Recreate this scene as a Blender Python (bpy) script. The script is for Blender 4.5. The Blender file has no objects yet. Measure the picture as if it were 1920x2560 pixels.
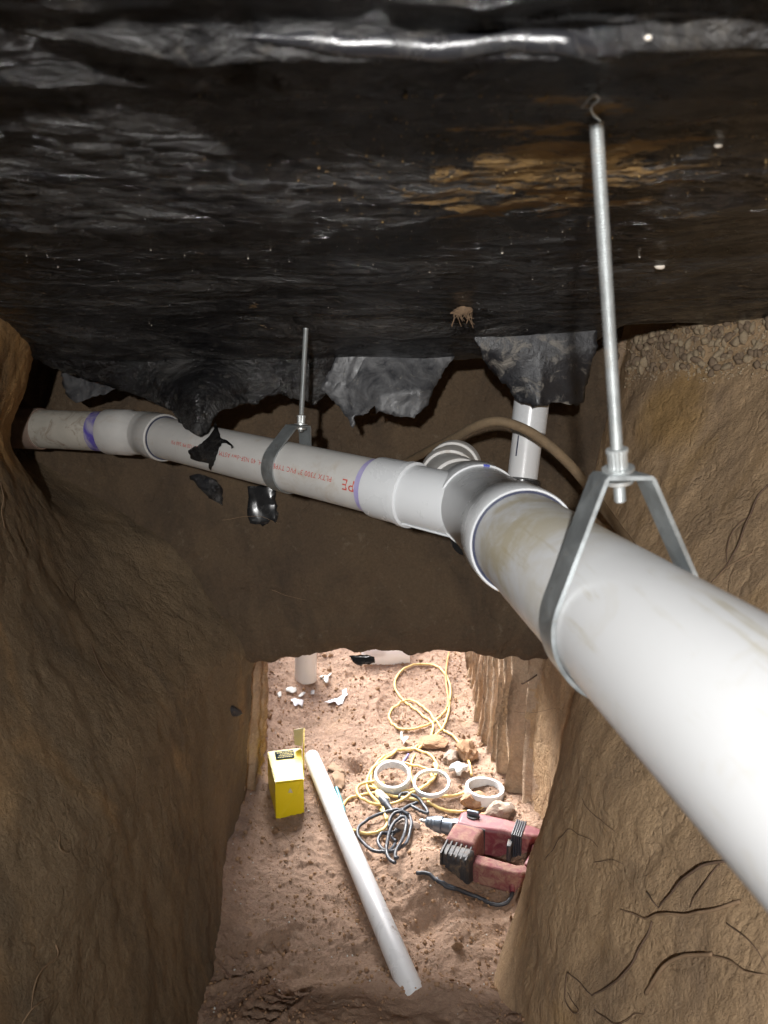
import bpy, bmesh, math, random
import numpy as np
from mathutils import Vector, Matrix, Euler
from mathutils.bvhtree import BVHTree
from mathutils.geometry import delaunay_2d_cdt

random.seed(7)
RNG = np.random.default_rng(7)
SC = bpy.context.scene
COL = SC.collection

# ------------------------------------------------------------------ camera, sky, sun, lamp, exposure
PITCH = math.radians(9.5)
FPX = 1778.0                       # focal length in pixels of the 1920 x 2560 photograph
cam_d = bpy.data.cameras.new('camera')
cam_d.sensor_fit = 'VERTICAL'
cam_d.sensor_height = 36.0
cam_d.lens = 36.0 * FPX / 2560.0
cam_d.clip_start = 0.02
cam_d.clip_end = 200.0
cam_d.dof.use_dof = True
cam_d.dof.focus_distance = 1.35
cam_d.dof.aperture_fstop = 8.0
cam = bpy.data.objects.new('camera', cam_d)
cam.rotation_euler = (math.pi / 2 - PITCH, 0, 0)
COL.objects.link(cam)
SC.camera = cam

SUN_EL, SUN_AZ = math.radians(43), math.radians(-24)      # azimuth from +Y, positive to +X
world = bpy.data.worlds.new('World')
SC.world = world
world.use_nodes = True
wn = world.node_tree.nodes
wn.clear()
sky = wn.new('ShaderNodeTexSky')
sky.sky_type = 'NISHITA'
sky.sun_disc = False
sky.sun_elevation = SUN_EL
sky.sun_rotation = SUN_AZ
sky.air_density = 1.0
sky.dust_density = 3.0
bg = wn.new('ShaderNodeBackground')
bg.inputs['Strength'].default_value = 0.15
wo = wn.new('ShaderNodeOutputWorld')
world.node_tree.links.new(sky.outputs[0], bg.inputs[0])
world.node_tree.links.new(bg.outputs[0], wo.inputs[0])

sun_d = bpy.data.lights.new('sun', 'SUN')
sun_d.energy = 4.9
sun_d.angle = math.radians(45)
sun_d.color = (1.0, 0.99, 0.98)
sun = bpy.data.objects.new('sun', sun_d)
sd = Vector((math.sin(SUN_AZ) * math.cos(SUN_EL), math.cos(SUN_AZ) * math.cos(SUN_EL), math.sin(SUN_EL)))
sun.rotation_euler = (-sd).to_track_quat('-Z', 'Y').to_euler()
COL.objects.link(sun)

# the lamp the worker holds just above and behind the camera: it lights the pipes and throws the hard shadows
lamp_d = bpy.data.lights.new('work_lamp', 'SPOT')
lamp_d.energy = 30.0
lamp_d.spot_size = math.radians(112)
lamp_d.spot_blend = 1.0
lamp_d.shadow_soft_size = 0.015
lamp_d.color = (1.0, 0.985, 0.965)
lamp = bpy.data.objects.new('work_lamp', lamp_d)
lamp.location = (-0.09, -0.48, 0.125)
lamp.rotation_euler = (Vector((0.42, 1.3, -0.12)) - lamp.location).to_track_quat('-Z', 'Y').to_euler()
COL.objects.link(lamp)

SC.view_settings.view_transform = 'Standard'
SC.view_settings.look = 'None'
SC.view_settings.exposure = 1.9
SC.view_settings.gamma = 1.0
SC.view_settings.use_curve_mapping = False
SC.render.engine = 'CYCLES'
SC.cycles.use_denoising = True
SC.cycles.max_bounces = 8
SC.cycles.diffuse_bounces = 5

# ------------------------------------------------------------------ measuring from the photograph
CF = np.array([0, math.cos(PITCH), -math.sin(PITCH)])
CU = np.array([0, math.sin(PITCH), math.cos(PITCH)])
CR = np.array([1.0, 0, 0])


def ray(u, v):
    d = CR * (u - 960) / FPX + CF - CU * (v - 1280) / FPX
    return d / np.linalg.norm(d)


def at_y(u, v, y):
    d = ray(u, v)
    return d * (y / d[1])


def at_z(u, v, z):
    d = ray(u, v)
    return d * (z / d[2])


# ------------------------------------------------------------------ noise
_P = np.random.default_rng(3).permutation(256)
_P = np.concatenate([_P, _P, _P])
_G = np.random.default_rng(4).normal(size=(256, 3))
_G /= np.linalg.norm(_G, axis=1)[:, None]


def noise(p):
    p = np.asarray(p, float)
    i = np.floor(p).astype(int)
    f = p - i
    i &= 255
    w = f * f * f * (f * (f * 6 - 15) + 10)
    out = 0
    for dx in (0, 1):
        for dy in (0, 1):
            for dz in (0, 1):
                h = _P[_P[_P[(i[..., 0] + dx) & 255] + ((i[..., 1] + dy) & 255)] + ((i[..., 2] + dz) & 255)]
                g = _G[h]
                d = f - np.array([dx, dy, dz])
                n = (g * d).sum(-1)
                ww = (w[..., 0] if dx else 1 - w[..., 0]) * (w[..., 1] if dy else 1 - w[..., 1]) * (w[..., 2] if dz else 1 - w[..., 2])
                out = out + ww * n
    return out


def fbm(p, oct=4, lac=2.1, gain=0.5):
    a, s, o = 1.0, 1.0, 0
    for k in range(oct):
        o = o + a * noise(np.asarray(p) * s + 17.3 * k)
        a *= gain
        s *= lac
    return o


def ridge(p, oct=3):
    a, s, o = 1.0, 1.0, 0
    for k in range(oct):
        o = o + a * (1 - np.abs(noise(np.asarray(p) * s + 9.1 * k)) * 2.2)
        a *= 0.5
        s *= 2.1
    return o


def worley(p):
    p = np.asarray(p, float)
    i = np.floor(p).astype(int)
    f = p - i
    best = np.full(p.shape[:-1], 9.0)
    for dx in (-1, 0, 1):
        for dy in (-1, 0, 1):
            for dz in (-1, 0, 1):
                h = _P[_P[_P[(i[..., 0] + dx) & 255] + ((i[..., 1] + dy) & 255)] + ((i[..., 2] + dz) & 255)]
                q = 0.5 + 0.42 * _G[h] + np.array([dx, dy, dz]) - f
                best = np.minimum(best, (q * q).sum(-1))
    return np.sqrt(best)


def sm(a, b, x):
    t = np.clip((np.asarray(x, float) - a) / (b - a), 0, 1)
    return t * t * (3 - 2 * t)


# ------------------------------------------------------------------ materials
def mat(name):
    m = bpy.data.materials.new(name)
    m.use_nodes = True
    nt = m.node_tree
    b = nt.nodes['Principled BSDF']
    return m, nt, b


def nd(nt, kind, **kw):
    n = nt.nodes.new('ShaderNode' + kind)
    for k, v in kw.items():
        if k in n.inputs:
            n.inputs[k].default_value = v
        else:
            setattr(n, k, v)
    return n


def coords(nt, scale=(1, 1, 1)):
    tc = nd(nt, 'TexCoord')
    mp = nd(nt, 'Mapping')
    mp.inputs['Scale'].default_value = scale
    nt.links.new(tc.outputs['Object'], mp.inputs['Vector'])
    return mp.outputs[0]


def tex_noise(nt, vec, scale, detail=6, rough=0.6, dist=0.0):
    n = nd(nt, 'TexNoise', Scale=scale, Detail=detail, Roughness=rough, Distortion=dist)
    nt.links.new(vec, n.inputs['Vector'])
    return n.outputs['Fac']


def ramp(nt, fac, stops):
    r = nd(nt, 'ValToRGB')
    e = r.color_ramp.elements
    while len(e) > len(stops):
        e.remove(e[-1])
    while len(e) < len(stops):
        e.new(0.5)
    for q, (p, c) in zip(e, stops):
        q.position = p
        q.color = (c, c, c, 1) if isinstance(c, (int, float)) else (*c, 1)
    nt.links.new(fac, r.inputs[0])
    return r.outputs[0]


def mix(nt, fac, a, b, mode='MIX'):
    m = nd(nt, 'Mix', data_type='RGBA', blend_type=mode)
    for s, x in ((m.inputs[0], fac), (m.inputs[6], a), (m.inputs[7], b)):
        if isinstance(x, (int, float)):
            s.default_value = x
        elif isinstance(x, tuple):
            s.default_value = (*x, 1)
        else:
            nt.links.new(x, s)
    return m.outputs[2]


def math_n(nt, op, a, b=0.0):
    m = nd(nt, 'Math', operation=op)
    for s, x in ((m.inputs[0], a), (m.inputs[1], b)):
        if isinstance(x, (int, float)):
            s.default_value = x
        else:
            nt.links.new(x, s)
    return m.outputs[0]


def bump(nt, b, hts, dist=0.004, strength=0.8):
    last = None
    for h, d, s in hts:
        n = nd(nt, 'Bump', Distance=d, Strength=s)
        nt.links.new(h, n.inputs['Height'])
        if last is not None:
            nt.links.new(last, n.inputs['Normal'])
        last = n.outputs[0]
    nt.links.new(last, b.inputs['Normal'])


def soil(name, c1, c2, ochre, dark, pale=None, och_pos=(0.55, 0.72), grain=(0.75, 1.15), fine=1.0, dk=0.55, zone=None):
    m, nt, b = mat(name)
    v = coords(nt)
    va = coords(nt, (1.0, 1.0, 0.55))
    lo = tex_noise(nt, v, 2.6, 5, 0.6, 0.4)
    col = mix(nt, ramp(nt, lo, [(0.35, 0.0), (0.65, 1.0)]), c1, c2)
    oc = tex_noise(nt, va, 4.2, 4, 0.55, 0.8)
    col = mix(nt, ramp(nt, oc, [(och_pos[0], 0.0), (och_pos[1], 0.9)]), col, ochre)
    if zone:
        ds = nd(nt, 'VectorMath', operation='DISTANCE')
        nt.links.new(v, ds.inputs[0])
        ds.inputs[1].default_value = zone[:3]
        zf = math_n(nt, 'ADD', ramp(nt, math_n(nt, 'DIVIDE', ds.outputs['Value'], zone[3]), [(0.2, 0.62), (1.0, 0.0)]), math_n(nt, 'MULTIPLY', oc, 0.7))
        col = mix(nt, ramp(nt, zf, [(0.5, 0.0), (0.72, 1.0)]), col, zone[4])
    st = tex_noise(nt, va, 6.5, 7, 0.68, 0.6)
    col = mix(nt, math_n(nt, 'MULTIPLY', ramp(nt, st, [(0.48, 0.0), (0.66, 1.0)]), dk), col, dark)
    if pale:
        pl = tex_noise(nt, v, 34.0, 5, 0.7, 0.3)
        col = mix(nt, math_n(nt, 'MULTIPLY', ramp(nt, pl, [(0.6, 0.0), (0.72, 1.0)]), 0.5), col, pale)
    sp = nd(nt, 'TexVoronoi', Scale=120.0)
    nt.links.new(v, sp.inputs['Vector'])
    spk = ramp(nt, sp.outputs['Distance'], [(0.07, 1.0), (0.11, 0.0)])
    gate = ramp(nt, tex_noise(nt, v, 9.0, 3, 0.6), [(0.55, 0.0), (0.68, 0.8)])
    col = mix(nt, math_n(nt, 'MULTIPLY', spk, gate), col, tuple(min(0.75, x * 2.4) for x in c1))
    gr = tex_noise(nt, v, 160.0, 6, 0.75)
    col = mix(nt, 1.0, col, ramp(nt, gr, [(0.28, grain[0]), (0.72, grain[1])]), 'MULTIPLY')
    nt.links.new(col, b.inputs['Base Color'])
    b.inputs['Roughness'].default_value = 0.95
    b.inputs['Specular IOR Level'].default_value = 0.18
    h1 = tex_noise(nt, v, 24.0, 7, 0.7, 0.1)
    h2 = tex_noise(nt, v, 95.0, 6, 0.7, 0.2)
    h3 = tex_noise(nt, v, 420.0, 3, 0.6)
    ck = tex_noise(nt, v, 3.4, 5, 0.6, 0.2)
    ck = ramp(nt, math_n(nt, 'ABSOLUTE', math_n(nt, 'SUBTRACT', ck, 0.5)), [(0.0, 0.0), (0.018, 1.0)])
    bump(nt, b, [(ck, 0.003 * fine, 0.6), (h1, 0.010 * fine, 0.7), (h2, 0.007 * fine, 0.8), (h3, 0.0016 * fine, 0.7)])
    return m


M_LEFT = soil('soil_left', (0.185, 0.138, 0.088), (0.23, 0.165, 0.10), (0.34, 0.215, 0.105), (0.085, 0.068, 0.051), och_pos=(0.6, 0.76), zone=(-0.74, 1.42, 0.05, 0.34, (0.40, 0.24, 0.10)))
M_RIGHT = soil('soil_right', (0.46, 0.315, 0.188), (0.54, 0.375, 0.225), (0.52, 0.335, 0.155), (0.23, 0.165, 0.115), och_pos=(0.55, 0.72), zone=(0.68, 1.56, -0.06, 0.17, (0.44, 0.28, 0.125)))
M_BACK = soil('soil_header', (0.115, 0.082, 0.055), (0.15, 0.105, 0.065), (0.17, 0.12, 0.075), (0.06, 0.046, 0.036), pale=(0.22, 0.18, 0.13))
M_FLOOR = soil('sand_floor', (0.35, 0.235, 0.168), (0.41, 0.28, 0.205), (0.43, 0.29, 0.195), (0.21, 0.14, 0.098), pale=(0.55, 0.43, 0.34), fine=1.5, dk=0.6)
M_PIT = soil('pit_wall_soil', (0.48, 0.345, 0.24), (0.56, 0.42, 0.30), (0.52, 0.36, 0.21), (0.27, 0.17, 0.105), pale=(0.66, 0.54, 0.42), fine=1.3, dk=0.7)
M_CLOD = soil('clod_soil', (0.33, 0.2, 0.115), (0.42, 0.27, 0.17), (0.45, 0.28, 0.15), (0.17, 0.105, 0.065), fine=0.5)
M_ROCK = soil('grey_rock', (0.3, 0.235, 0.19), (0.36, 0.28, 0.22), (0.38, 0.27, 0.18), (0.2, 0.15, 0.12), fine=0.4)
M_PEBBLE = soil('pebble_stone', (0.36, 0.28, 0.19), (0.46, 0.36, 0.24), (0.46, 0.34, 0.18), (0.22, 0.165, 0.12), fine=0.12)
M_PEBBLE2 = soil('pebble_dark', (0.24, 0.175, 0.12), (0.30, 0.22, 0.15), (0.34, 0.25, 0.15), (0.15, 0.11, 0.08), fine=0.12)


def plain(name, col, rough=0.5, metal=0.0, var=0.12, scale=18.0, dirt=None, dirt_amt=0.5, dpos=(0.55, 0.75), spec=0.5, bmp=0.0, stretch=(1, 1, 1), rvar=0.1):
    m, nt, b = mat(name)
    v = coords(nt, stretch)
    n = tex_noise(nt, v, scale, 6, 0.65, 0.4)
    c = mix(nt, ramp(nt, n, [(0.3, 0.0), (0.7, 1.0)]), tuple(x * (1 - var) for x in col), tuple(min(1, x * (1 + var * 0.6)) for x in col))
    rr = ramp(nt, n, [(0.3, max(0.02, rough - rvar)), (0.7, min(1, rough + rvar))])
    if dirt:
        d = tex_noise(nt, v, scale * 1.7, 8, 0.72, 0.8)
        f = math_n(nt, 'MULTIPLY', ramp(nt, d, [(dpos[0], 0.0), (dpos[1], 1.0)]), dirt_amt)
        c = mix(nt, f, c, dirt)
        rr = mix(nt, f, rr, (0.9, 0.9, 0.9))
    nt.links.new(c, b.inputs['Base Color'])
    nt.links.new(rr, b.inputs['Roughness'])
    b.inputs['Metallic'].default_value = metal
    b.inputs['Specular IOR Level'].default_value = spec
    if bmp:
        h = tex_noise(nt, v, scale * 5, 6, 0.7)
        bump(nt, b, [(h, bmp, 0.6)])
    return m


DIRT = (0.26, 0.165, 0.095)
M_PVC = plain('white_pvc', (0.64, 0.645, 0.65), 0.34, 0, 0.05, 9, dirt=(0.5, 0.44, 0.33), dirt_amt=0.35, dpos=(0.58, 0.8))
M_PVC_MAIN, _nt, _b = mat('weathered_pvc')
_v = coords(_nt)
_vs = coords(_nt, (1.4, 0.035, 1.4))
_c = mix(_nt, tex_noise(_nt, _v, 6, 5, 0.6), (0.53, 0.535, 0.54), (0.60, 0.605, 0.61))
_f = math_n(_nt, 'MULTIPLY', ramp(_nt, tex_noise(_nt, _vs, 75, 6, 0.7, 0.2), [(0.56, 0.0), (0.66, 1.0)]), ramp(_nt, tex_noise(_nt, _v, 9, 4, 0.6), [(0.40, 0.0), (0.58, 0.85)]))
_c = mix(_nt, math_n(_nt, 'MULTIPLY', _f, 0.7), _c, (0.36, 0.31, 0.19))
_f = math_n(_nt, 'MULTIPLY', ramp(_nt, tex_noise(_nt, _v, 13, 7, 0.7, 0.6), [(0.54, 0.0), (0.74, 1.0)]), 0.4)
_c = mix(_nt, _f, _c, (0.42, 0.37, 0.26))
_ds = nd(_nt, 'VectorMath', operation='DISTANCE')
_nt.links.new(_v, _ds.inputs[0])
_ds.inputs[1].default_value = (-0.05, 0.19, 0.03)
_f = math_n(_nt, 'MULTIPLY', ramp(_nt, _ds.outputs['Value'], [(0.05, 0.75), (0.2, 0.0)]), ramp(_nt, tex_noise(_nt, _v, 16, 5, 0.65, 0.5), [(0.4, 0.0), (0.6, 1.0)]))
_c = mix(_nt, _f, _c, (0.42, 0.36, 0.22))
_nt.links.new(_c, _b.inputs['Base Color'])
_nt.links.new(ramp(_nt, tex_noise(_nt, _v, 20, 6, 0.7), [(0.3, 0.30), (0.7, 0.5)]), _b.inputs['Roughness'])
M_PVC_CLEAN = plain('fitting_pvc', (0.60, 0.615, 0.63), 0.3, 0, 0.03, 7)
M_PVC_DUST_SHADE = plain('dust_and_shade_pvc', (0.50, 0.49, 0.47), 0.5, 0, 0.1, 12, dirt=(0.36, 0.28, 0.19), dirt_amt=0.6, dpos=(0.54, 0.76))  # dust on branch and bend; on upstream fittings it also paints in shade
M_PVC_OLD = plain('old_pvc', (0.48, 0.45, 0.39), 0.6, 0, 0.14, 14, dirt=(0.17, 0.11, 0.065), dirt_amt=0.9, dpos=(0.5, 0.7))
M_PVC_BROWN = plain('stained_pvc', (0.23, 0.165, 0.13), 0.65, 0, 0.2, 16, dirt=(0.12, 0.08, 0.05), dirt_amt=0.8)
M_PVC_FLOOR = plain('floor_pvc', (0.72, 0.735, 0.76), 0.3, 0, 0.04, 9, dirt=(0.3, 0.24, 0.2), dirt_amt=0.75, dpos=(0.63, 0.7))
M_NAVY = plain('primer_dark', (0.045, 0.05, 0.085), 0.35, 0, 0.3, 40)
M_BLACK_SCRAP_SHADE = plain('black_scrap_and_hub_shade', (0.02, 0.021, 0.023), 0.22, 0, 0.3, 20, dirt=(0.12, 0.1, 0.08), dirt_amt=0.4)  # black plastic scraps, and the shade painted onto the riser elbow
M_RED_INK = plain('red_ink', (0.5, 0.07, 0.05), 0.55, 0, 0.25, 300)
M_BLUE_INK = plain('blue_ink', (0.08, 0.1, 0.42), 0.5, 0, 0.2, 200)
M_ZINC = plain('zinc_steel', (0.50, 0.52, 0.52), 0.48, 0.8, 0.12, 30, dirt=(0.34, 0.22, 0.11), dirt_amt=0.6, dpos=(0.56, 0.74))
M_STRAP = plain('galvanised_strap', (0.40, 0.43, 0.44), 0.45, 0.8, 0.22, 45, dirt=(0.22, 0.17, 0.12), dirt_amt=0.6, bmp=0.0003)
M_HOSE = plain('mud_caked_hose', (0.185, 0.13, 0.075), 0.85, 0, 0.25, 35, dirt=(0.28, 0.2, 0.11), dirt_amt=0.8, bmp=0.003)
M_YCORD = plain('yellow_cord', (0.72, 0.53, 0.2), 0.5, 0, 0.1, 20, dirt=DIRT, dirt_amt=0.35)
M_OCORD = plain('orange_cord', (0.62, 0.28, 0.09), 0.5, 0, 0.1, 20, dirt=DIRT, dirt_amt=0.3)
M_BCORD = plain('dark_cord', (0.035, 0.042, 0.055), 0.45, 0, 0.2, 25, dirt=(0.2, 0.14, 0.1), dirt_amt=0.35)
M_CREAM = plain('cream_plastic', (0.66, 0.6, 0.44), 0.4, 0, 0.1, 20, dirt=DIRT, dirt_amt=0.3)
M_RED = plain('red_tool_plastic', (0.17, 0.032, 0.045), 0.5, 0, 0.15, 22, dirt=(0.34, 0.21, 0.17), dirt_amt=0.55, dpos=(0.46, 0.66))
M_REDDUST = plain('dusty_red_plastic', (0.17, 0.045, 0.05), 0.75, 0, 0.15, 24, dirt=(0.29, 0.185, 0.13), dirt_amt=0.8, dpos=(0.42, 0.62), bmp=0.001)
M_BLACKP = plain('black_tool_plastic', (0.03, 0.03, 0.034), 0.5, 0, 0.2, 25, dirt=(0.25, 0.17, 0.1), dirt_amt=0.55, dpos=(0.5, 0.7))
M_STEEL = plain('dark_chuck_steel', (0.16, 0.19, 0.23), 0.38, 0.6, 0.2, 30, dirt=DIRT, dirt_amt=0.3)
M_YBOX = plain('yellow_card', (0.80, 0.62, 0.01), 0.4, 0, 0.04, 8)
M_YBOX_IN = plain('raw_card', (0.55, 0.5, 0.33), 0.7, 0, 0.08, 20)
M_DKLABEL = plain('dark_label', (0.012, 0.022, 0.022), 0.9, spec=0.1)
M_WHITEP = plain('white_scrap', (0.56, 0.56, 0.53), 0.6, 0, 0.1, 30, dirt=DIRT, dirt_amt=0.5, dpos=(0.55, 0.7))
M_SHEETW = plain('white_plastic', (0.78, 0.79, 0.83), 0.35, 0, 0.04, 6)
M_LEAF = plain('dry_leaf', (0.27, 0.17, 0.1), 0.8, 0, 0.25, 50)
M_ROOT = plain('root_bark', (0.12, 0.075, 0.048), 0.85, 0, 0.3, 60, dirt=(0.2, 0.13, 0.08), dirt_amt=0.6, bmp=0.001)
M_ROOTP = plain('pale_root', (0.26, 0.17, 0.1), 0.85, 0, 0.25, 60, bmp=0.001)
M_CONC = plain('concrete', (0.32, 0.31, 0.29), 0.9, 0, 0.15, 8, bmp=0.002)
M_OCHRE = plain('ochre_crumb', (0.24, 0.15, 0.055), 0.95, 0, 0.3, 90)
M_FIBRE = plain('rust_stub', (0.17, 0.11, 0.065), 0.95, 0, 0.35, 120)
M_STONEW = plain('pale_stone', (0.62, 0.56, 0.48), 0.6, 0, 0.1, 40)


def crease(nt, vec, scale, detail=3, dist=0.5):
    n = tex_noise(nt, vec, scale, detail, 0.55, dist)
    return math_n(nt, 'ABSOLUTE', math_n(nt, 'SUBTRACT', n, 0.5))


def black_plastic(name, dusty, clay=True):
    m, nt, b = mat(name)
    v = coords(nt)
    vs = coords(nt, (0.8, 1.4, 1.0))
    n1 = tex_noise(nt, vs, 5.5, 8, 0.7, 1.0)
    dust = ramp(nt, n1, [(0.46, 0.0), (0.70, 1.0)])
    col = mix(nt, math_n(nt, 'MULTIPLY', dust, dusty), (0.008, 0.008, 0.009), (0.060, 0.057, 0.054))
    n2 = tex_noise(nt, v, 60.0, 8, 0.75, 0.5)
    smear = ramp(nt, n2, [(0.54, 0.0), (0.70, 1.0)])
    col = mix(nt, math_n(nt, 'MULTIPLY', smear, 0.4 * dusty), col, (0.13, 0.115, 0.095))
    if clay:
        big = tex_noise(nt, v, 3.6, 3, 0.5, 0.6)
        nearb = nd(nt, 'VectorMath', operation='DISTANCE')
        nt.links.new(v, nearb.inputs[0])
        nearb.inputs[1].default_value = (0.14, -0.43, -0.01)
        zone = ramp(nt, nearb.outputs['Value'], [(0.03, 1.0), (0.17, 0.0)])
        vc = coords(nt, (0.6, 1.3, 1))
        fine = tex_noise(nt, vc, 26.0, 10, 0.72, 0.5)
        f = math_n(nt, 'ADD', math_n(nt, 'MULTIPLY', zone, 0.24), fine)
        f = math_n(nt, 'ADD', f, math_n(nt, 'MULTIPLY', big, 0.12))
        cl = ramp(nt, f, [(0.70, 0.0), (0.775, 1.0)])
        cc = mix(nt, tex_noise(nt, v, 90, 4, 0.6), (0.10, 0.06, 0.024), (0.36, 0.21, 0.065))
        col = mix(nt, cl, col, cc)
    sp = nd(nt, 'TexVoronoi', Scale=70.0)
    nt.links.new(v, sp.inputs['Vector'])
    spk = ramp(nt, sp.outputs['Distance'], [(0.06, 1.0), (0.10, 0.0)])
    gate = ramp(nt, tex_noise(nt, v, 7.0, 3, 0.6), [(0.56, 0.0), (0.66, 0.4)])
    col = mix(nt, math_n(nt, 'MULTIPLY', spk, gate), col, (0.42, 0.38, 0.30))
    nt.links.new(col, b.inputs['Base Color'])
    ro = math_n(nt, 'ADD', math_n(nt, 'MULTIPLY', dust, 0.36), 0.12)
    if clay:
        ro = math_n(nt, 'ADD', ro, math_n(nt, 'MULTIPLY', cl, 0.5))
    nt.links.new(ro, b.inputs['Roughness'])
    b.inputs['Specular IOR Level'].default_value = 0.42
    w1 = tex_noise(nt, vs, 15.0, 9, 0.66, 1.8)
    w2 = tex_noise(nt, coords(nt, (0.6, 1.3, 1)), 70.0, 6, 0.65, 1.2)
    h3 = tex_noise(nt, v, 200.0, 4, 0.65)
    cr = crease(nt, coords(nt, (0.7, 1.2, 1.0)), 7.5)
    c2 = crease(nt, coords(nt, (0.45, 1.6, 1.0)), 55.0, 4, 1.0)
    bump(nt, b, [(w1, 0.014, 0.8), (cr, 0.055, 0.85), (c2, 0.008, 0.8), (w2, 0.0025, 0.6), (h3, 0.0008, 0.5)])
    return m


M_SHEET = black_plastic('black_vapour_barrier', 0.9)
M_FLAP = black_plastic('torn_plastic', 0.75, clay=False)
M_FLAP2 = plain('smeared_plastic', (0.022, 0.023, 0.027), 0.34, 0, 0.5, 16, dirt=(0.24, 0.22, 0.19), dirt_amt=0.85, dpos=(0.53, 0.66), bmp=0.004)
M_GREYFLAP, _nt, _b = mat('dusty_plastic')
_v = coords(_nt)
_n = tex_noise(_nt, _v, 20, 8, 0.7, 1.0)
_c = mix(_nt, ramp(_nt, _n, [(0.35, 0.0), (0.65, 1.0)]), (0.022, 0.023, 0.027), (0.115, 0.115, 0.118))
_c = mix(_nt, ramp(_nt, tex_noise(_nt, _v, 70, 8, 0.7, 0.6), [(0.6, 0.0), (0.74, 0.7)]), _c, (0.26, 0.24, 0.2))
_nt.links.new(_c, _b.inputs['Base Color'])
_nt.links.new(ramp(_nt, _n, [(0.35, 0.36), (0.65, 0.62)]), _b.inputs['Roughness'])
bump(_nt, _b, [(crease(_nt, _v, 9.0, 2, 0.6), 0.02, 0.6), (crease(_nt, _v, 30.0, 3, 0.8), 0.005, 0.5)])

# primer smear: purple wash fading into the pvc
M_PRIMER, _nt, _b = mat('purple_primer')
_v = coords(_nt)
_f = ramp(_nt, tex_noise(_nt, _v, 26, 6, 0.6, 1.0), [(0.36, 0.0), (0.62, 1.0)])
_nt.links.new(mix(_nt, _f, (0.42, 0.40, 0.44), (0.10, 0.075, 0.36)), _b.inputs['Base Color'])
_b.inputs['Roughness'].default_value = 0.5
M_PRIMER_LT, _nt, _b = mat('pale_purple_primer')
_v = coords(_nt)
_f = ramp(_nt, tex_noise(_nt, _v, 40, 6, 0.6, 1.0), [(0.3, 0.0), (0.75, 1.0)])
_nt.links.new(mix(_nt, _f, (0.40, 0.37, 0.55), (0.27, 0.24, 0.50)), _b.inputs['Base Color'])
_b.inputs['Roughness'].default_value = 0.45

# ------------------------------------------------------------------ object helpers
BASE = {}


def tag(o, label=None, cat=None, group=None, kind=None):
    if label:
        o['label'] = label
    if cat:
        o['category'] = cat
    if group:
        o['group'] = group
    if kind:
        o['kind'] = kind
    return o


def root(name, loc, label, cat, group=None):
    o = bpy.data.objects.new(name, None)
    o.empty_display_size = 0.05
    o.location = loc
    COL.objects.link(o)
    BASE[o.name] = np.array(loc, float)
    return tag(o, label, cat, group)


def obj(name, vf, m, parent=None, sharp=35, label=None, origin=None):
    verts, faces = vf
    verts = np.asarray(verts, float)
    off = np.zeros(3)
    if parent is not None:
        off = BASE[parent.name]
    elif origin is not None:
        off = np.asarray(origin, float)
    me = bpy.data.meshes.new(name)
    me.from_pydata((verts - off).tolist(), [], [list(f) for f in faces])
    me.update()
    bm = bmesh.new()
    bm.from_mesh(me)
    bmesh.ops.recalc_face_normals(bm, faces=bm.faces)
    bm.to_mesh(me)
    bm.free()
    me.shade_smooth()
    if sharp:
        me.set_sharp_from_angle(angle=math.radians(sharp))
    me.materials.append(m)
    o = bpy.data.objects.new(name, me)
    if parent is not None:
        o.parent = parent
    elif origin is not None:
        o.location = off
    COL.objects.link(o)
    BASE[o.name] = off
    if label:
        o['label'] = label
    return o


def merge(*vfs):
    V, Fc, n = [], [], 0
    for v, f in vfs:
        v = np.asarray(v, float)
        V.append(v)
        Fc += [tuple(i + n for i in q) for q in f]
        n += len(v)
    return np.concatenate(V), Fc


def frame(d):
    d = np.asarray(d, float)
    d = d / np.linalg.norm(d)
    up = np.array([0, 0, 1.0]) if abs(d[2]) < 0.9 else np.array([0, 1.0, 0])
    a = np.cross(d, up)
    a /= np.linalg.norm(a)
    return d, a, np.cross(a, d)


def lathe(o, d, prof, seg=64, caps=False):
    d, a, b = frame(d)
    o = np.asarray(o, float)
    th = np.linspace(0, 2 * math.pi, seg, endpoint=False)
    ring = np.cos(th)[:, None] * a + np.sin(th)[:, None] * b
    V = np.concatenate([o + d * t + ring * r for t, r in prof])
    Fc = []
    for k in range(len(prof) - 1):
        for i in range(seg):
            j = (i + 1) % seg
            Fc.append((k * seg + i, k * seg + j, (k + 1) * seg + j, (k + 1) * seg + i))
    if caps:
        Fc.append(tuple(range(seg)))
        Fc.append(tuple((len(prof) - 1) * seg + i for i in range(seg)))
    return V, Fc


def catmull(pts, step):
    p = np.asarray(pts, float)
    p = np.concatenate([[2 * p[0] - p[1]], p, [2 * p[-1] - p[-2]]])
    out = []
    for i in range(1, len(p) - 2):
        n = max(2, int(np.linalg.norm(p[i + 1] - p[i]) / step))
        t = np.linspace(0, 1, n, endpoint=False)[:, None]
        a, b, c, d = p[i - 1], p[i], p[i + 1], p[i + 2]
        out.append(0.5 * ((2 * b) + (-a + c) * t + (2 * a - 5 * b + 4 * c - d) * t ** 2 + (-a + 3 * b - 3 * c + d) * t ** 3))
    out.append(p[-2][None])
    return np.concatenate(out)


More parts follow.
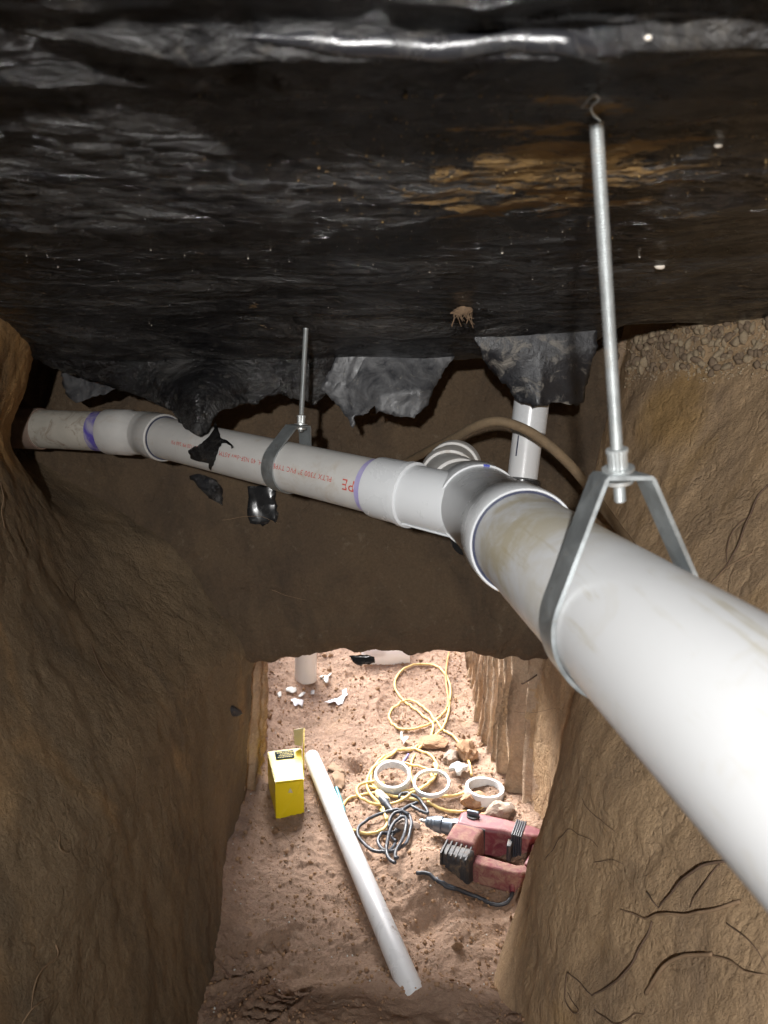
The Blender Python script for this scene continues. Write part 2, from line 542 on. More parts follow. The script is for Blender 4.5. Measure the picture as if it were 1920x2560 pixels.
def tube(path, rad, seg=10, caps=True):
    p = np.asarray(path, float)
    n = len(p)
    rad = np.broadcast_to(np.asarray(rad, float), (n,))
    t = np.gradient(p, axis=0)
    t /= np.linalg.norm(t, axis=1)[:, None] + 1e-12
    _, a, _ = frame(t[0])
    V = []
    th = np.linspace(0, 2 * math.pi, seg, endpoint=False)
    for i in range(n):
        a = a - t[i] * (a @ t[i])
        a /= np.linalg.norm(a) + 1e-12
        b = np.cross(t[i], a)
        V.append(p[i] + rad[i] * (np.cos(th)[:, None] * a + np.sin(th)[:, None] * b))
    V = np.concatenate(V)
    Fc = []
    for k in range(n - 1):
        for i in range(seg):
            j = (i + 1) % seg
            Fc.append((k * seg + i, k * seg + j, (k + 1) * seg + j, (k + 1) * seg + i))
    if caps:
        Fc.append(tuple(range(seg)))
        Fc.append(tuple((n - 1) * seg + i for i in range(seg)))
    return V, Fc


def grid_faces(ny, nx):
    i = np.arange(ny - 1)[:, None] * nx + np.arange(nx - 1)[None]
    i = i.ravel()
    return np.stack([i, i + 1, i + nx + 1, i + nx], 1).tolist()


def prism(pts, d, M=None):
    """closed prism from a 3-D outline pushed along the vector d"""
    p = np.asarray(pts, float)
    n = len(p)
    V = np.concatenate([p, p + np.asarray(d)])
    Fc = [tuple(range(n)), tuple(range(n, 2 * n))] + [(i, (i + 1) % n, n + (i + 1) % n, n + i) for i in range(n)]
    return V, Fc


def bevel(o, w, seg=2):
    md = o.modifiers.new('bevel', 'BEVEL')
    md.width = w
    md.segments = seg
    md.limit_method = 'ANGLE'
    md.angle_limit = math.radians(40)
    return o


def surf(name, V, Fc, m, kind='structure'):
    o = obj(name, (V, Fc), m, sharp=None)
    o['kind'] = kind
    return o, BVHTree.FromPolygons(np.asarray(V).tolist(), Fc)


def hit(u, v, bvh, back=0.0):
    d = Vector(ray(u, v))
    loc, nor, _, dist = bvh.ray_cast(Vector((0, 0, 0)), d)
    if loc is None:
        return None
    return np.array(loc - d * back)


# ------------------------------------------------------------------ the setting: dug soil
def chaikin(P, it=2):
    for _ in range(it):
        Q = [P[:, 0]]
        for i in range(P.shape[1] - 1):
            Q.append(P[:, i] * 0.75 + P[:, i + 1] * 0.25)
            Q.append(P[:, i] * 0.25 + P[:, i + 1] * 0.75)
        Q.append(P[:, -1])
        P = np.stack(Q, 1)
    return P


def loft(levels, nz, ns, ylim):
    zs = [l[0] for l in levels]
    L = [np.array(l[1], float) for l in levels]
    z = np.linspace(0.36, -1.38, nz)
    rows = []
    for zz in z:
        if zz >= zs[0]:
            rows.append(L[0])
        elif zz <= zs[-1]:
            rows.append(L[-1])
        else:
            i = max(k for k in range(len(zs)) if zs[k] >= zz)
            w = (zs[i] - zz) / (zs[i] - zs[i + 1])
            rows.append(L[i] * (1 - w) + L[i + 1] * w)
    rows = np.array(rows)
    for _ in range(14):
        rows[1:-1] = rows[1:-1] * 0.5 + 0.25 * (rows[:-2] + rows[2:])
    P = chaikin(rows, 2)
    # even spacing along the average path, thicker where the camera looks
    avg = P.mean(0)
    s = np.concatenate([[0], np.cumsum(np.linalg.norm(np.diff(avg, axis=0), axis=1))])
    wgt = np.where((avg[:, 1] > ylim[0]) & (avg[:, 1] < ylim[1]), 1.0, 0.3)
    s2 = np.concatenate([[0], np.cumsum(np.diff(s) * wgt[1:])])
    q = np.linspace(0, s2[-1], ns)
    out = np.empty((nz, ns, 3))
    for r in range(nz):
        out[r, :, 0] = np.interp(q, s2, P[r, :, 0])
        out[r, :, 1] = np.interp(q, s2, P[r, :, 1])
    out[:, :, 2] = z[:, None]
    return out


def displace(G, amt, sign):
    du = np.gradient(G, axis=1)
    dv = np.gradient(G, axis=0)
    n = np.cross(du, dv)
    n /= np.linalg.norm(n, axis=2)[..., None] + 1e-9
    return G + n * (amt * sign)[..., None] if np.ndim(amt) else G + n * amt * sign


def soil_disp(G, seed, groove=0.02, big=0.035, step=0.018, mid=0.010):
    p = G + seed
    q = p * np.array([1, 1, 0.9])
    d = big * fbm(q * 2.3, 3)
    slab = fbm(p * np.array([3.2, 3.2, 2.2]) + 5, 3)
    d = d + step * np.floor(slab * 5 + 0.3 * fbm(p * 9, 2)) / 5          # slabs that broke off in steps
    crack = np.clip(ridge(q * 3.1, 3) - 1.25, 0, 1)
    d = d - 0.008 * crack
    wp = p + 0.05 * np.stack([fbm(p * 6 + j, 2) for j in (1, 5, 9)], -1)
    d = d + 1.6 * mid * (0.5 - worley(wp * 5.5)) + 0.7 * mid * (0.5 - worley(wp * 15))
    d = d + 0.6 * mid * fbm(p * 11, 3) + 0.004 * fbm(p * 34, 3)
    y, z = G[..., 1], G[..., 2]
    g = sm(1.82, 2.0, y)
    w = y * 13 + 0.7 * fbm(p * np.array([2, 2, 0.5]), 2)
    saw = np.abs((w % 1.0) - 0.5) * 2
    rough = sm(0.25, 0.7, saw)
    d = d + g * groove * (1.5 * sm(0.45, 0.0, saw) - 0.9 * rough + rough * (0.8 * fbm(p * 30, 4) + 0.9 * fbm(p * 14, 3)))
    return d


# left side
L_ROWS = [
    (.14, [(-.66, -1.3), (-.64, .4), (-.65, 1.1), (-.665, 1.44), (-.72, 1.56), (-1.0, 1.66), (-1.0, 1.93), (-.62, 1.97), (-.80, 2.2), (-1.35, 3.2), (-1.6, 4.6)]),
    (-.10, [(-.62, -1.3), (-.62, .4), (-.67, 1.1), (-.76, 1.44), (-.82, 1.56), (-1.0, 1.68), (-1.0, 1.93), (-.62, 1.97), (-.75, 2.2), (-1.2, 3.2), (-1.4, 4.6)]),
    (-.38, [(-.55, -1.3), (-.55, .4), (-.59, 1.1), (-.66, 1.40), (-.665, 1.56), (-.63, 1.70), (-.55, 1.83), (-.50, 1.93), (-.52, 2.2), (-.9, 3.1), (-1.1, 4.6)]),
    (-.66, [(-.46, -1.3), (-.46, .4), (-.47, 1.0), (-.465, 1.35), (-.445, 1.55), (-.41, 1.70), (-.37, 1.80), (-.345, 1.87), (-.40, 2.2), (-.60, 3.1), (-.85, 4.6)]),
    (-1.38, [(-.30, -1.3), (-.29, .4), (-.28, 1.1), (-.32, 1.42), (-.37, 1.6), (-.40, 1.75), (-.42, 1.85), (-.42, 2.0), (-.44, 2.3), (-.54, 3.0), (-.65, 4.6)])]
G = loft(L_ROWS, 250, 430, (0.3, 3.3))
G = displace(G, soil_disp(G, 3.7, 0.022, 0.013, 0.004, 0.0055), -1)
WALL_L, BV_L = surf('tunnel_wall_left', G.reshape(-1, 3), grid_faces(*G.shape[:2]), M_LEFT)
WALL_L['label'] = 'dark brown dug earth wall on the left'
GL = G
# right side
R_T = [(.75, -1.3), (.78, .4), (.80, 1.0), (.78, 1.28), (.69, 1.52), (.60, 1.74), (.64, 1.93), (.52, 1.97), (.56, 2.2), (.8, 3.2), (1.1, 4.6)]
R_M = [(.45, -1.3), (.42, .4), (.39, .9), (.375, 1.2), (.41, 1.45), (.47, 1.65), (.45, 1.80), (.42, 1.9), (.42, 2.3), (.44, 3.1), (.6, 4.6)]
R_B = [(.28, -1.3), (.22, .4), (.17, .9), (.14, 1.2), (.20, 1.36), (.39, 1.54), (.44, 1.75), (.375, 1.95), (.365, 2.3), (.37, 3.0), (.45, 4.6)]
G = loft([(.14, R_T), (-.62, R_M), (-1.38, R_B)], 250, 430, (0.3, 3.3))
G = displace(G, soil_disp(G, 11.3, 0.034, 0.020, 0.003, 0.004), 1)
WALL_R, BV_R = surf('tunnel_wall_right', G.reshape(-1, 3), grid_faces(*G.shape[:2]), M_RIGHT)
WALL_R['label'] = 'brown dug earth wall on the right with gravel at its top'
GR = G

# the pit beyond has bare sandy walls: same walls, sandy material from y = 1.9 on
for o, Gx in ((WALL_L, GL), (WALL_R, GR)):
    o.data.materials.append(M_PIT)
    ny, nx = Gx.shape[:2]
    ys = 0.25 * (Gx[:-1, :-1, 1] + Gx[1:, :-1, 1] + Gx[:-1, 1:, 1] + Gx[1:, 1:, 1])
    cc = Gx[:-1, :-1]
    edge = 1.86 + 0.05 * fbm(cc * 9, 3)
    idx = (ys > edge).astype(np.int32).ravel()
    o.data.polygons.foreach_set('material_index', idx)

# the earth left standing over the opening
prof = np.array([(1.90, .36), (1.86, .1), (1.83, -.2), (1.80, -.45), (1.795, -.60), (1.83, -.672), (1.90, -.685), (1.96, -.685), (2.01, -.63), (2.04, -.4), (2.05, 0), (2.06, .36)])
pp = catmull(np.c_[prof, np.zeros(len(prof))], 0.008)[:, :2]
xs = np.linspace(-1.15, 1.0, 330)
G = np.empty((len(pp), len(xs), 3))
G[:, :, 0] = xs[None]
G[:, :, 1] = pp[:, :1]
G[:, :, 2] = pp[:, 1:]
low = sm(-.3, -.69, G[..., 2])
G[..., 2] += low * (-0.012 - 0.018 * (G[..., 0] - 0.06) ** 2 / 0.12)
G[..., 2] += low * (0.026 * fbm(np.stack([G[..., 0] * 9, G[..., 1] * 5, G[..., 0] * 0], -1), 4) + 0.012 * (0.5 - worley(np.stack([G[..., 0] * 16, G[..., 1] * 12, G[..., 0] * 0], -1))))
# a hollow behind the fittings, and the bay round the left bend
G[..., 1] += 0.06 * np.exp(-((G[..., 0] - 0.15) / 0.35) ** 2) * sm(-.45, -.1, G[..., 2]) * (pp[:, :1] < 1.92)
amt = 0.03 * fbm(G * 2.6 + 31, 4) + 0.010 * fbm(G * 10 + 7, 4) + 0.004 * fbm(G * 36, 3)
G = displace(G, amt, 1)
HEAD, BV_H = surf('earth_header', G.reshape(-1, 3), grid_faces(*G.shape[:2]), M_BACK)
HEAD['label'] = 'dark earth left standing above the lit opening'


# floor
def boot(px, py, x, y, ang, ln=0.27, wd=0.095):
    c, s = math.cos(ang), math.sin(ang)
    a = (px - x) * c + (py - y) * s
    b = -(px - x) * s + (py - y) * c
    inside = sm(1.0, 0.78, np.sqrt((a / (ln / 2)) ** 2 + (b / (wd / 2)) ** 2))
    rim = np.exp(-((np.sqrt((a / (ln / 2)) ** 2 + (b / (wd / 2)) ** 2) - 1.08) / 0.16) ** 2)
    bars = sm(.34, .16, np.abs(((a * 32) % 1.0) - 0.5)) * sm(wd * .46, wd * .38, np.abs(b))
    return -inside * (0.014 - 0.007 * bars) + 0.006 * rim


def floor_z(x, y):
    x, y = np.asarray(x, float), np.asarray(y, float)
    p = np.stack([x, y, np.zeros_like(x)], -1)
    z = -1.20 + 0.03 * fbm(p * 2.7 + 3, 3) + 0.016 * fbm(p * 8 + 1, 4)
    z = z + 0.010 * np.clip(ridge(p * 12 + 5, 3) - 0.55, -0.3, 1) * sm(-0.15, 0.3, fbm(p * 3 + 9, 2))
    z = z + 0.010 * (0.5 - worley(p * 17)) * sm(-.2, .25, fbm(p * 4 + 6, 2)) + 0.007 * fbm(p * 30, 4) + 0.004 * np.clip(fbm(p * 75, 2), 0, 1)
    z = z + 0.125 * sm(1.38, 1.02, y + 0.06 * fbm(p * 4 + 2, 2)) * sm(-.44, -.22, x)
    z = z + 0.05 * sm(0.9, 0.4, y)
    z = z + 0.05 * sm(-.28, -.44, x) + 0.03 * sm(.28, .38, x)
    z = z + 0.05 * np.exp(-((x - 0.12) / 0.06) ** 2 - ((y - 1.62) / 0.10) ** 2)
    z = z - 0.045 * np.exp(-((x - 0.09) / 0.05) ** 2 - ((y - 1.46) / 0.05) ** 2)
    z = z - 0.05 * np.exp(-((x + 0.085) / 0.03) ** 2 - ((y - 2.16) / 0.04) ** 2)
    z = z - 0.03 * np.exp(-((x + 0.18) / 0.07) ** 2 - ((y - 1.27) / 0.06) ** 2)
    z = z + boot(x, y, -0.30, 1.33, math.radians(40)) + boot(x, y, -0.20, 1.16, math.radians(70)) + boot(x, y, 0.02, 2.55, math.radians(95))
    z = z + 1.56 * sm(3.35, 4.75, y) + 0.10 * sm(2.5, 3.4, y)
    return z


ys = np.concatenate([np.linspace(-1.35, 0.85, 50), np.linspace(0.86, 2.3, 420), np.linspace(2.305, 3.3, 150), np.linspace(3.32, 4.8, 40)])
xs = np.concatenate([np.linspace(-1.7, -.56, 18), np.linspace(-.55, .55, 360), np.linspace(.56, 1.2, 12)])
X, Y = np.meshgrid(xs, ys)
Z = floor_z(X, Y)
FLOOR, BV_F = surf('ground_tunnel_floor', np.stack([X, Y, Z], -1).reshape(-1, 3), grid_faces(len(ys), len(xs)), M_FLOOR)
FLOOR['label'] = 'loose sandy floor of the tunnel and pit'

# yard surface round the pit and the rest of the ground
yard = []
o1 = [(-60, -60), (60, -60), (60, 60), (-60, 60)]
i1 = [(-1.5, 2.03), (1.0, 2.03), (1.05, 4.72), (-1.55, 4.72)]
V = [(x, y, 0.345) for x, y in o1] + [(x, y, 0.345) for x, y in i1]
surf('ground', np.array(V), [(0, 1, 5, 4), (1, 2, 6, 5), (2, 3, 7, 6), (3, 0, 4, 7)], M_FLOOR)
# closed end of the tunnel behind the camera
V = [(-1.3, -1.25, -1.5), (1.3, -1.25, -1.5), (1.3, -1.25, .5), (-1.3, -1.25, .5)]
surf('tunnel_end_wall', np.array(V), [(0, 1, 2, 3)], M_LEFT)


def box(lo, hi):
    lo, hi = np.array(lo, float), np.array(hi, float)
    V = np.array([[lo[0], lo[1], lo[2]], [hi[0], lo[1], lo[2]], [hi[0], hi[1], lo[2]], [lo[0], hi[1], lo[2]],
                  [lo[0], lo[1], hi[2]], [hi[0], lo[1], hi[2]], [hi[0], hi[1], hi[2]], [lo[0], hi[1], hi[2]]])
    return V, [(0, 3, 2, 1), (4, 5, 6, 7), (0, 1, 5, 4), (1, 2, 6, 5), (2, 3, 7, 6), (3, 0, 4, 7)]


slab = obj('ceiling_slab', box((-3, -3, .28), (3, 2.02, .5)), M_CONC)
slab['kind'] = 'structure'


# ------------------------------------------------------------------ black plastic sheet under the slab
def sheet_z(x, y):
    p = np.stack([x, y, np.zeros_like(x)], -1)
    z = 0.172 - 0.036 * sm(.8, 1.45, y) + 0.02 * sm(.2, .8, x) + 0.05 * sm(0.25, -.1, y)
    z = z + 0.016 * fbm(p * np.array([1.1, 2.0, 1]) + 2, 3)
    wy = y + 0.16 * fbm(p * np.array([1.4, 1.6, 1]) + 8, 3) + 0.05 * x
    q = np.stack([x * 2.4, wy * 4.2, x * 0], -1)
    z = z - 0.0075 * (0.15 + 0.85 * sm(.4, .75, y)) * np.clip(ridge(q + 3, 2), -1, 2)
    q = np.stack([x * 10, wy * 14, x * 0], -1)
    z = z - 0.0030 * ridge(q + 1, 3)
    q = np.stack([x * 24, wy * 36, x * 0], -1)
    z = z - 0.0018 * ridge(q, 2) * sm(-.1, .3, fbm(p * 4, 2))
    # two long hanging folds close to the camera
    for x0, x1, y0, sl, h in ((-.10, .17, .372, -.03, .013), (.02, .6, .335, -.03, .006), (-.5, .8, .43, .05, .004)):
        yc = y0 + sl * x + 0.012 * noise(np.stack([x * 9, x * 0, x * 0], -1))
        e = sm(x0 - .08, x0 + .02, x) * sm(x1 + .12, x1 - .02, x)
        z = z - h * e * np.exp(-np.abs((y - yc) / 0.007) ** 1.5)
    xd = x + 0.10 * noise(np.stack([x * 3, x * 0, x * 0 + 4], -1))
    yd = y + 0.05 * noise(np.stack([x * 5, y * 2, x * 0 + 6], -1))
    z = z - 0.060 * sm(1.22, 1.52, yd) ** 1.5 * sm(.50, .38, xd) * sm(-.92, -.70, xd)
    # a swag above the middle flap
    z = z - 0.014 * np.exp(-((y - 1.33 - .25 * (x + .1) ** 2) / .03) ** 2) * sm(.45, .1, np.abs(x + .02))
    return z


ys = np.concatenate([np.linspace(-1.3, .22, 40), np.linspace(.225, 1.0, 330), np.linspace(1.003, 1.52, 190)])
xs = np.concatenate([np.linspace(-1.15, 1.0, 460)])
X, Y = np.meshgrid(xs, ys)
Z = sheet_z(X, Y)
SHEETV = np.stack([X, Y, Z], -1).reshape(-1, 3)
SHEETF = grid_faces(len(ys), len(xs))
BV_C = BVHTree.FromPolygons(SHEETV.tolist(), SHEETF)
sheet_root = root('plastic_sheet', (0, 1.0, 0.17), 'black plastic sheet sagging across the whole ceiling with torn hanging edges', 'plastic sheet')
obj('sheet', (SHEETV, SHEETF), M_SHEET, sheet_root, sharp=None)


# stiff folds of the sheet hanging nearest the camera
M_FOLD = plain('glossy_black_film', (0.015, 0.015, 0.017), 0.20, 0, 0.3, 30, dirt=(0.06, 0.055, 0.05), dirt_amt=0.6, dpos=(0.5, 0.7), spec=0.6, bmp=0.001, rvar=0.08)
for pxs, rr in (([(560, 96), (700, 112), (800, 104), (868, 98), (900, 112), (960, 130), (1030, 128), (1090, 124), (1160, 128), (1220, 116), (1300, 112), (1380, 106), (1430, 100), (1520, 108), (1640, 130), (1780, 150), (1940, 168)], .0052),
                ([(1180, 62), (1300, 50), (1390, 44), (1460, 40), (1560, 34), (1700, 38), (1850, 48)], .0032)):
    P = np.array([np.array(BV_C.ray_cast(Vector((0, 0, 0)), Vector(ray(*q)))[0]) for q in pxs])
    P[:, 1] = np.convolve(np.pad(P[:, 1], 2, mode='edge'), np.ones(5) / 5, 'valid')
    P[:, 2] = [float(sheet_z(np.array(x), np.array(y))) + .001 for x, y, _ in P]
    C = catmull(P, .002)
    ss_ = np.arange(len(C)) * .002
    e_ = np.clip(np.minimum(ss_, ss_[-1] - ss_) / .05, .1, 1)
    C[:, 1:] += .0012 * np.stack([noise(np.stack([ss_ * 60, ss_ * 0 + j, ss_ * 0], -1)) for j in (3, 8)], -1)
    obj('fold', tube(C, rr * e_ * (1 + .35 * noise(np.stack([ss_ * 45, ss_ * 0, ss_ * 0], -1))), 14), M_FOLD, sheet_root, sharp=None)


def outline_mesh(pts, dens=0.006, jag=0.002, seed=0):
    """2-D outline -> ragged triangulated 2-D patch"""
    r = np.random.default_rng(seed)
    P = np.asarray(pts, float)
    out = []
    for i in range(len(P)):
        a, b = P[i], P[(i + 1) % len(P)]
        n = max(1, int(np.linalg.norm(b - a) / dens))
        for k in range(n):
            out.append(a + (b - a) * k / n + r.normal(size=2) * jag * (0.3 if k == 0 else 1))
    out = np.array(out)
    lo, hi = out.min(0), out.max(0)
    gx, gy = np.meshgrid(np.arange(lo[0], hi[0], dens), np.arange(lo[1], hi[1], dens))
    pts2 = np.stack([gx.ravel(), gy.ravel()], 1) + r.uniform(-.25, .25, (gx.size, 2)) * dens
    n = len(out)
    x, y = pts2[:, 0], pts2[:, 1]
    ins = np.zeros(len(pts2), bool)
    near = np.full(len(pts2), 1e9)
    for i in range(n):
        a, b = out[i], out[(i + 1) % n]
        c = ((a[1] > y) != (b[1] > y)) & (x < (b[0] - a[0]) * (y - a[1]) / (b[1] - a[1] + 1e-15) + a[0])
        ins ^= c
        near = np.minimum(near, np.hypot(x - a[0], y - a[1]))
    pts2 = pts2[ins & (near > dens * 0.6)]
    allp = [Vector(q) for q in np.concatenate([out, pts2])]
    vs, es, fs, *_ = delaunay_2d_cdt(allp, [(i, (i + 1) % n) for i in range(n)], [], 1, 1e-7)
    return np.array([tuple(q) for q in vs]), [tuple(f) for f in fs]


def solid(o, th):
    md = o.modifiers.new('thickness', 'SOLIDIFY')
    md.thickness = th
    md.offset = 0
    return o


def hanging(name, px, ys_, parent, m, seed, crumple=0.012, top_bend=True, ytop=1.47):
    """a torn flap: pixel outline laid on a curved standing surface y(u), then crumpled"""
    px = np.asarray(px, float)
    uu = [a for a, b in ys_]
    yy = [b for a, b in ys_]
    k = 1 / 1250.0
    P2, Fc = outline_mesh(px * k, 0.0062, 0.0016, seed)
    V = []
    for u, v in P2 / k:
        V.append(at_y(u, v, float(np.interp(u, uu, yy))))
    V = np.array(V)
    q = V + seed
    d = crumple * (ridge(q * np.array([6, 6, 5]), 3) - 0.8) + crumple * 0.7 * fbm(q * 16, 3)
    V[:, 1] += d
    if top_bend:
        V[:, 1] += (ytop - V[:, 1]) * sm(-.01, .085, V[:, 2])
    o = obj(name, (V, Fc), m, parent, sharp=None)
    return solid(o, 0.0008)


hanging('torn_edge', [(60, 790), (89, 812), (116, 856), (145, 914), (207, 943), (289, 972), (347, 991), (410, 1018), (434, 1040), (463, 1073),
                      (501, 1092), (522, 1080), (535, 1044), (554, 1025), (590, 1018), (617, 1008), (640, 1012), (665, 991), (700, 985), (740, 1000), (762, 1002),
                      (781, 1015), (811, 989), (840, 960), (900, 900), (960, 870), (960, 770), (60, 770)],
        [(60, 1.60), (200, 1.52), (350, 1.48), (490, 1.355), (560, 1.40), (620, 1.46), (811, 1.49), (960, 1.50)], sheet_root, M_FLAP, 2, 0.010)
hanging('torn_flap', [(800, 975), (815, 984), (840, 1012), (869, 1045), (883, 1072), (889, 1060), (884, 1045), (921, 1033), (936, 1014), (940, 1036), (947, 1027),
                      (986, 1041), (1035, 1046), (1071, 1012), (1087, 966), (1123, 908), (1166, 857), (1172, 790), (900, 790), (850, 880), (820, 930)],
        [(800, 1.47), (870, 1.46), (950, 1.43), (1050, 1.43), (1170, 1.50)], sheet_root, M_GREYFLAP, 5, 0.012)
hanging('torn_flap', [(1160, 845), (1194, 905), (1235, 940), (1269, 967), (1288, 996), (1307, 1009), (1340, 1016), (1370, 1015), (1380, 1006), (1410, 1008), (1442, 1015),
                      (1462, 1001), (1466, 950), (1467, 900), (1475, 870), (1470, 790), (1160, 790)],
        [(1160, 1.50), (1250, 1.40), (1350, 1.355), (1460, 1.40), (1560, 1.48)], sheet_root, M_FLAP2, 8, 0.009, True, 1.36)
hanging('torn_flap', [(149, 900), (289, 955), (290, 972), (262, 986), (231, 991), (205, 1003), (188, 1008), (165, 990), (150, 940)],
        [(149, 1.62), (300, 1.56)], sheet_root, M_GREYFLAP, 11, 0.008, False)

# ------------------------------------------------------------------ the drain pipes
DM = np.array([-0.087, 0.996, 0.020])
DM /= np.linalg.norm(DM)
QM = np.array([0.226, 0.023, -0.183])
DB = np.array([-0.758, 0.646, 0.090])
DB /= np.linalg.norm(DB)
J = np.array([0.139, 1.014, -0.168])


def mp(t):
    return QM + DM * t


def bp(s):
    return J + DB * s


drain = root('drain_pipe', tuple(mp(0.5)), 'white plastic drain line hung under the slab, with wye, branch and riser', 'drain pipe')
main = obj('main_pipe', lathe(QM, DM, [(-1.3, .05715), (-.4, .05715), (.2, .05715), (.5, .05715), (.80, .05715)], 96), M_PVC_MAIN, drain, label='thick white main pipe running toward the camera')
wye = obj('wye_fitting', lathe(QM, DM, [(.777, .0575), (.770, .0600), (.769, .0625), (.7725, .0637), (.822, .0640), (.827, .0615), (.83, .0600), (.990, .0590), (.996, .0600), (.997, .0622),
                                        (1.001, .0630), (1.045, .0630), (1.05, .0610), (1.051, .050)], 96), M_PVC_CLEAN, drain)
obj('primer_ring', lathe(QM, DM, [(.7685, .0574), (.7682, .0600), (.7695, .0602)], 96), M_NAVY, wye)
wb = obj('wye_branch', lathe(J, DB, [(.02, .0480), (.122, .0478), (.1235, .0520), (.133, .0522), (.135, .0500), (.190, .0498), (.1945, .0492), (.196, .0470), (.196, .0446)], 80), M_PVC_CLEAN, drain)
obj('mould_seam', tube([bp(.03) + np.array([-.02, -.02, -.0405]), bp(.12) + np.array([-.02, -.02, -.0405])], .0016, 6), M_PVC_CLEAN, wb)
branch = obj('branch_pipe', lathe(J, DB, [(.17, .04445), (.4, .04445), (.6, .04445), (.832, .04445)], 80), M_PVC_DUST_SHADE, drain)
obj('primer_band', lathe(J, DB, [(.1965, .0449), (.2035, .0450), (.2085, .0447)], 80), M_PRIMER_LT, branch)


# printed lettering wrapped on the branch pipe (upside down, reading away from the wye)
def lettering(txt, size, s0, ang0, parent, name='lettering'):
    cu = bpy.data.curves.new(name, 'FONT')
    cu.body = txt
    cu.size = size
    cu.extrude = 0
    cu.space_character = 1.12
    t = bpy.data.objects.new('tmp_text', cu)
    COL.objects.link(t)
    bpy.context.view_layer.update()
    dg = bpy.context.evaluated_depsgraph_get()
    me = bpy.data.meshes.new_from_object(t.evaluated_get(dg))
    co = np.array([v.co[:] for v in me.vertices])
    fc = [tuple(p.vertices) for p in me.polygons]
    bpy.data.objects.remove(t)
    bpy.data.curves.remove(cu)
    d, a, b = frame(DB)
    # direction from the axis toward the camera
    c0 = bp(s0)
    tow = -c0 + DB * (c0 @ DB)
    tow /= np.linalg.norm(tow)
    dn = np.cross(tow, DB)
    if dn[2] > 0:
        dn = -dn
    r = .04445 + .0005
    V = []
    for x, y, _ in co:
        th = ang0 + y / r
        V.append(bp(s0 + x) + r * (math.cos(th) * tow + math.sin(th) * dn))
    bpy.data.meshes.remove(me)
    return obj(name, (np.array(V), fc), M_RED_INK, parent, sharp=None)


lettering('PE', .026, .207, -.02, branch)
lettering('PLTX 7300 3" PVC TYPE I SCH. 40 NSF-dwv ASTM', .0125, .258, .01, branch)
lettering('D-1785 PVC-1120 PR 260 PSI', .0105, .57, .03, branch)

# left bend, then the old line into the wall
A1 = math.radians(23)
c, s = math.cos(A1), math.sin(A1)
D2 = np.array([DB[0] * c - DB[1] * s, DB[0] * s + DB[1] * c, 0.02])
D2 /= np.linalg.norm(D2)
E0 = bp(.885)
bendp = [bp(.84 + .0075 * k) for k in range(5)]
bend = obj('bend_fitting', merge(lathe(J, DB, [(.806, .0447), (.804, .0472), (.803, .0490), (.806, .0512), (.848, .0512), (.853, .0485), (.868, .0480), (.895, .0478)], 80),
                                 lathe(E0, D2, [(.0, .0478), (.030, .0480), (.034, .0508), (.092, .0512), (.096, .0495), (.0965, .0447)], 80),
                                 lathe(E0 - D2 * .03, D2, [(0, .0), (.0, .0478), (.04, .0478)], 80)), M_PVC_DUST_SHADE, drain)
obj('primer_ring', lathe(J, DB, [(.8022, .0446), (.8018, .0472), (.8032, .0475)], 80), M_NAVY, bend)
oldp = obj('old_pipe', lathe(E0, D2, [(.07, .0448), (.18, .0446), (.285, .0446)], 80), M_PVC_OLD, drain, label='grimy old pipe running into the left earth wall')
obj('primer_stain', lathe(E0, D2, [(.0967, .0452), (.112, .0451), (.126, .0449)], 80), M_PRIMER, oldp)
obj('old_hub', lathe(E0, D2, [(.278, .0446), (.279, .0475), (.284, .0485), (.34, .0485), (.46, .0485)], 80), M_PVC_BROWN, drain)

# fittings stacked upstream of the wye: adapter, hub, sweeping elbow; darker grey paints in their shaded sides
up1 = obj('adapter_fitting', lathe(QM, DM, [(1.04, .050), (1.054, .0545), (1.075, .0550), (1.078, .0562), (1.080, .0545), (1.115, .0540), (1.118, .0490), (1.13, .0490), (1.18, .0485)], 80), M_PVC_DUST_SHADE, drain)
up2 = obj('hub_fitting', lathe(QM, DM, [(1.150, .0485), (1.152, .0535), (1.156, .0545), (1.205, .0543), (1.209, .0500), (1.23, .0490)], 80), M_PVC_DUST_SHADE, drain)
pts = [mp(1.19), mp(1.23), mp(1.27) + np.array([.003, 0, .002]), mp(1.31) + np.array([.010, -.002, .006]), mp(1.35) + np.array([.022, -.004, .010]), mp(1.41) + np.array([.040, .0, .006]), mp(1.50) + np.array([.055, .03, -.03])]
cv = catmull(pts, .006)
elb = obj('elbow_fitting', tube(cv, .0480, 56), M_PVC_DUST_SHADE, drain)
for i0 in (14, 26):
    dd = cv[i0 + 1] - cv[i0 - 1]
    obj('hub_collar', lathe(cv[i0], dd, [(-.002, .048), (-.001, .0525), (.003, .0535), (.030, .0535), (.034, .048)], 64), M_PVC_DUST_SHADE, elb)
# the blue crayon tick on the wye shoulder
obj('crayon_mark', merge(tube([mp(.9955) + np.array([.003, 0, .0612]), mp(.9955) + np.array([.012, 0, .0600])], .0016, 5),
                         tube([mp(.9955) + np.array([.006, 0, .0622]), mp(.9955) + np.array([.008, 0, .0585])], .0016, 5)), M_BLUE_INK, wye)

